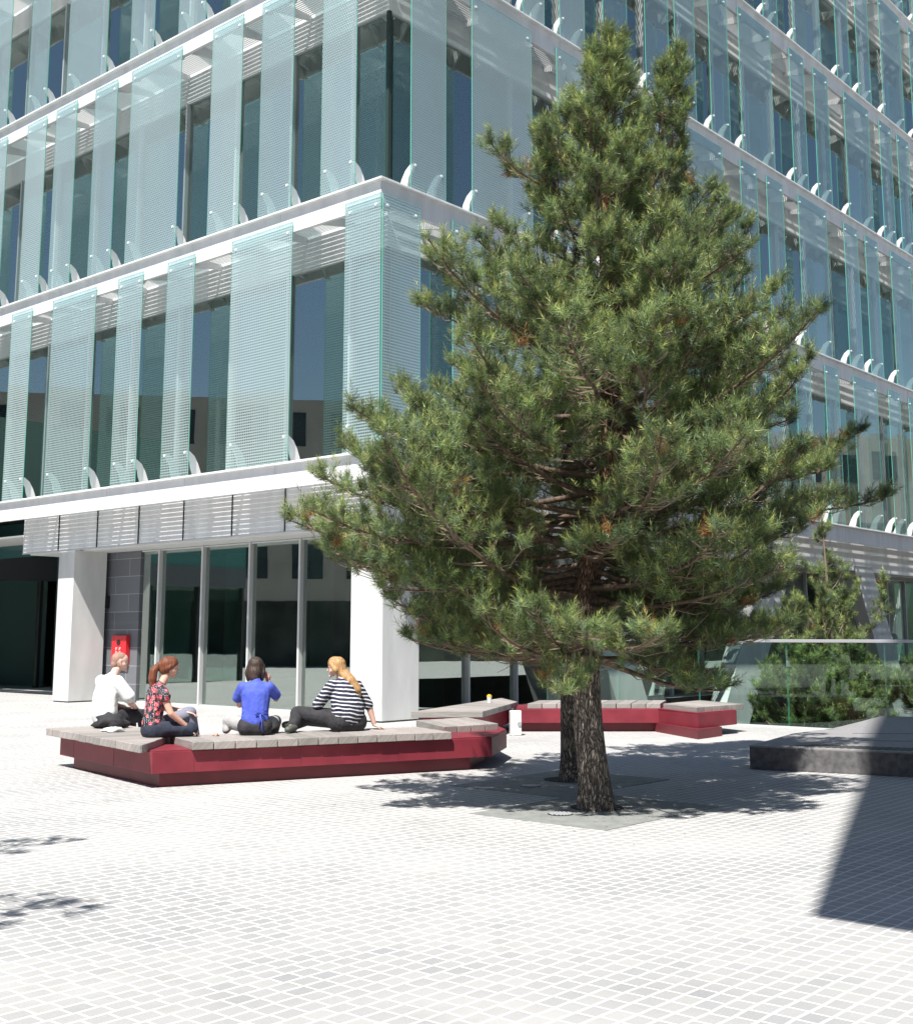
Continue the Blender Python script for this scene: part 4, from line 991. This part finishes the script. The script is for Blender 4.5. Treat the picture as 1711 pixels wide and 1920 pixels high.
h.done('hair', M['hair_dark'], o, .009, 2)

# woman in stripes: leaning on her right arm, legs drawn up to the left
o = person('woman with long blond hair and navy and white striped top, leaning on one arm', V3((-1.36, 14.98, TOP)), R(38))
bd = Body(); P = head_parts(bd, (-.06, .10, .745), (-.75, 1, -.12), k=1.0)
bd.limb((0, .01, .53), (-.03, .07, .68), .058, .052)
bd.limb((0, -.02, .16), (-.01, .0, .38), .15, .14, (1, 0, 0), .75).limb((-.15, .0, .53), (.15, .0, .53), .06, .06)
sh = V3((-.19, .02, .52)); el = V3((-.26, .18, .30)); wr = V3((-.22, .36, .24))
bd.chain([sh, el, wr], [.055, .045, .03]); hand(bd, wr, (-.1, .9, -.2), (0, .2, 1), .4, 1)
sh = V3((.20, -.01, .52)); el = V3((.315, -.06, .30)); wr = V3((.38, -.08, .085))
bd.chain([sh, el, wr], [.055, .045, .03]); hand(bd, wr + V3((0, 0, -.03)), (.75, -.2, -.25), (.2, 0, 1), .15, -1)
bd.chain([(-.1, .03, .12), (-.42, .38, .20), (-.62, .16, .08)], [.09, .065, .045]); bd.chain([(.06, .05, .12), (-.22, .48, .13), (-.52, .30, .07)], [.09, .065, .045])
bd.done('body', M['skin_pale'], o, .008); eyes(o, P)
t = Body(); t.chain([(.02, -.06, .21), (.015, -.06, .27), (0, -.04, .36), (0, -.015, .46)], [.215, .212, .20, .19], (1, 0, 0), .78)
t.limb((-.14, 0, .54), (.14, 0, .54), .070, .070).limb((0, 0, .53), (-.01, .02, .59), .10, .07)
t.limb((-.17, .01, .535), (-.265, .17, .31), .078, .070).limb((.17, 0, .535), (.31, -.055, .30), .078, .066)
for z, r_ in ((.2, .05), (.27, .045)): t.limb((-.15, -.12, z), (.16, -.12, z - .015), r_, r_)
t.done('striped_top', M['stripes'], o, .010, 2)
j = Body(); j.limb((-.09, -.05, .115), (.12, -.06, .11), .145, .15, (0, 0, 1), .95)
j.chain([(-.08, .02, .14), (-.42, .38, .20)], [.125, .095]); j.limb((-.42, .38, .20), (-.60, .17, .09), .088, .065)
j.chain([(.06, .04, .13), (-.22, .48, .13)], [.125, .09]); j.limb((-.22, .48, .13), (-.52, .28, .075), .085, .06)
j.done('trousers', M['charcoal'], o, .010)
j = Body(); j.limb((-.62, .13, .055), (-.74, .06, .045), .05, .042, (1, 0, 0), .9).limb((-.56, .24, .09), (-.70, .20, .09), .048, .042); j.done('shoe', M['shoe'], o, .010)
h = Body(); h.limb(P(0, -.035, .045), P(0, .018, .062), .09, .08, (1, 0, 0), 1.05); h.limb(P(0, -.06, -.03), P(0, -.04, .03), .078, .088)
for q in (-1, 1): h.limb(P(.05 * q, .035, .055), P(.068 * q, -.02, -.02), .034, .042)
h.chain([P(.0, -.07, -.04), V3((.04, -.075, .60)), V3((.10, -.13, .50)), V3((.13, -.145, .42))], [.075, .07, .055, .02], (1, 0, 0), .8)
h.done('hair', M['hair_blond'], o, .009, 2)

# ---------------------------------------------------------------- the rest of the square, out of view: what shades and what the glass mirrors
Nb = empty('neighbouring_building', (0, 0, 0), ROT - math.pi / 2)   # local x runs along -dL
tag(Nb, 'neighbouring block with an overhanging upper part that shades the right of the square', 'building')
tanE = math.tan(SUN_EL); hx, hy = -math.sin(SUN_AZ), -math.cos(SUN_AZ)
ZB = 9.5; near = on_level(1520, 1718)
Pc = Vector((near.x - hx * ZB / tanE, near.y - hy * ZB / tanE, 0)); Nb.location = Pc
b = MB(); b.box(0, 16, 0, 5, ZB, 32); b.box(7.5, 16, .3, 4.7, 0, ZB); b.build('wall', M['far_stone'], Nb)
b = MB()
for f in range(6):
    for i in range(7): b.box(.8 + i * 2.2, 2.2 + i * 2.2, -.02, .0, ZB + 1 + f * 3.6, ZB + 3 + f * 3.6); b.box(.8 + i * 2.2, 2.2 + i * 2.2, 5, 5.02, ZB + 1 + f * 3.6, ZB + 3 + f * 3.6)
b.build('windows', M['far_glass'], Nb)
def block(name, label, loc, rz, w, d, h, fl=3.6, ar=3.5):
    o = empty(name, loc, rz); tag(o, label, 'building')
    b = MB(); b.box(-w / 2, w / 2, -d, 0, 0, h); b.build('wall', M['far_stone'], o)
    b = MB(); b.box(-w / 2, w / 2, -.02, .04, 0, ar); b.build('dark_base_band', M['dark_base_band'], o)  # flat dark sheet added so the ground-floor glass mirrors something dark
    b = MB(); n = int(w / 3); f = int(ar / fl + .5)
    while (f + 1) * fl < h:
        for i in range(n): x = -w / 2 + .8 + i * 3; b.box(x, x + 1.7, 0, .03, f * fl + 1.1, f * fl + 3.0)
        f += 1
    b.build('windows', M['far_glass'], o); return o
block('stone_building', 'pale stone block on the left side, seen only mirrored in the left glass face', (-44, 30, 0), R(-90), 90, 12, 14.5)
block('stone_building', 'stone building closing the right side of the square, seen only mirrored in the right face', (52, 42, 0), R(90), 70, 12, 15, ar=9)
block('stone_building', 'long stone building added behind the camera to hide the horizon sky from reflections', (10, -45, 0), 0, 130, 12, 14, ar=6)  # unseen block, added to shut out the low sky that the glass mirrors
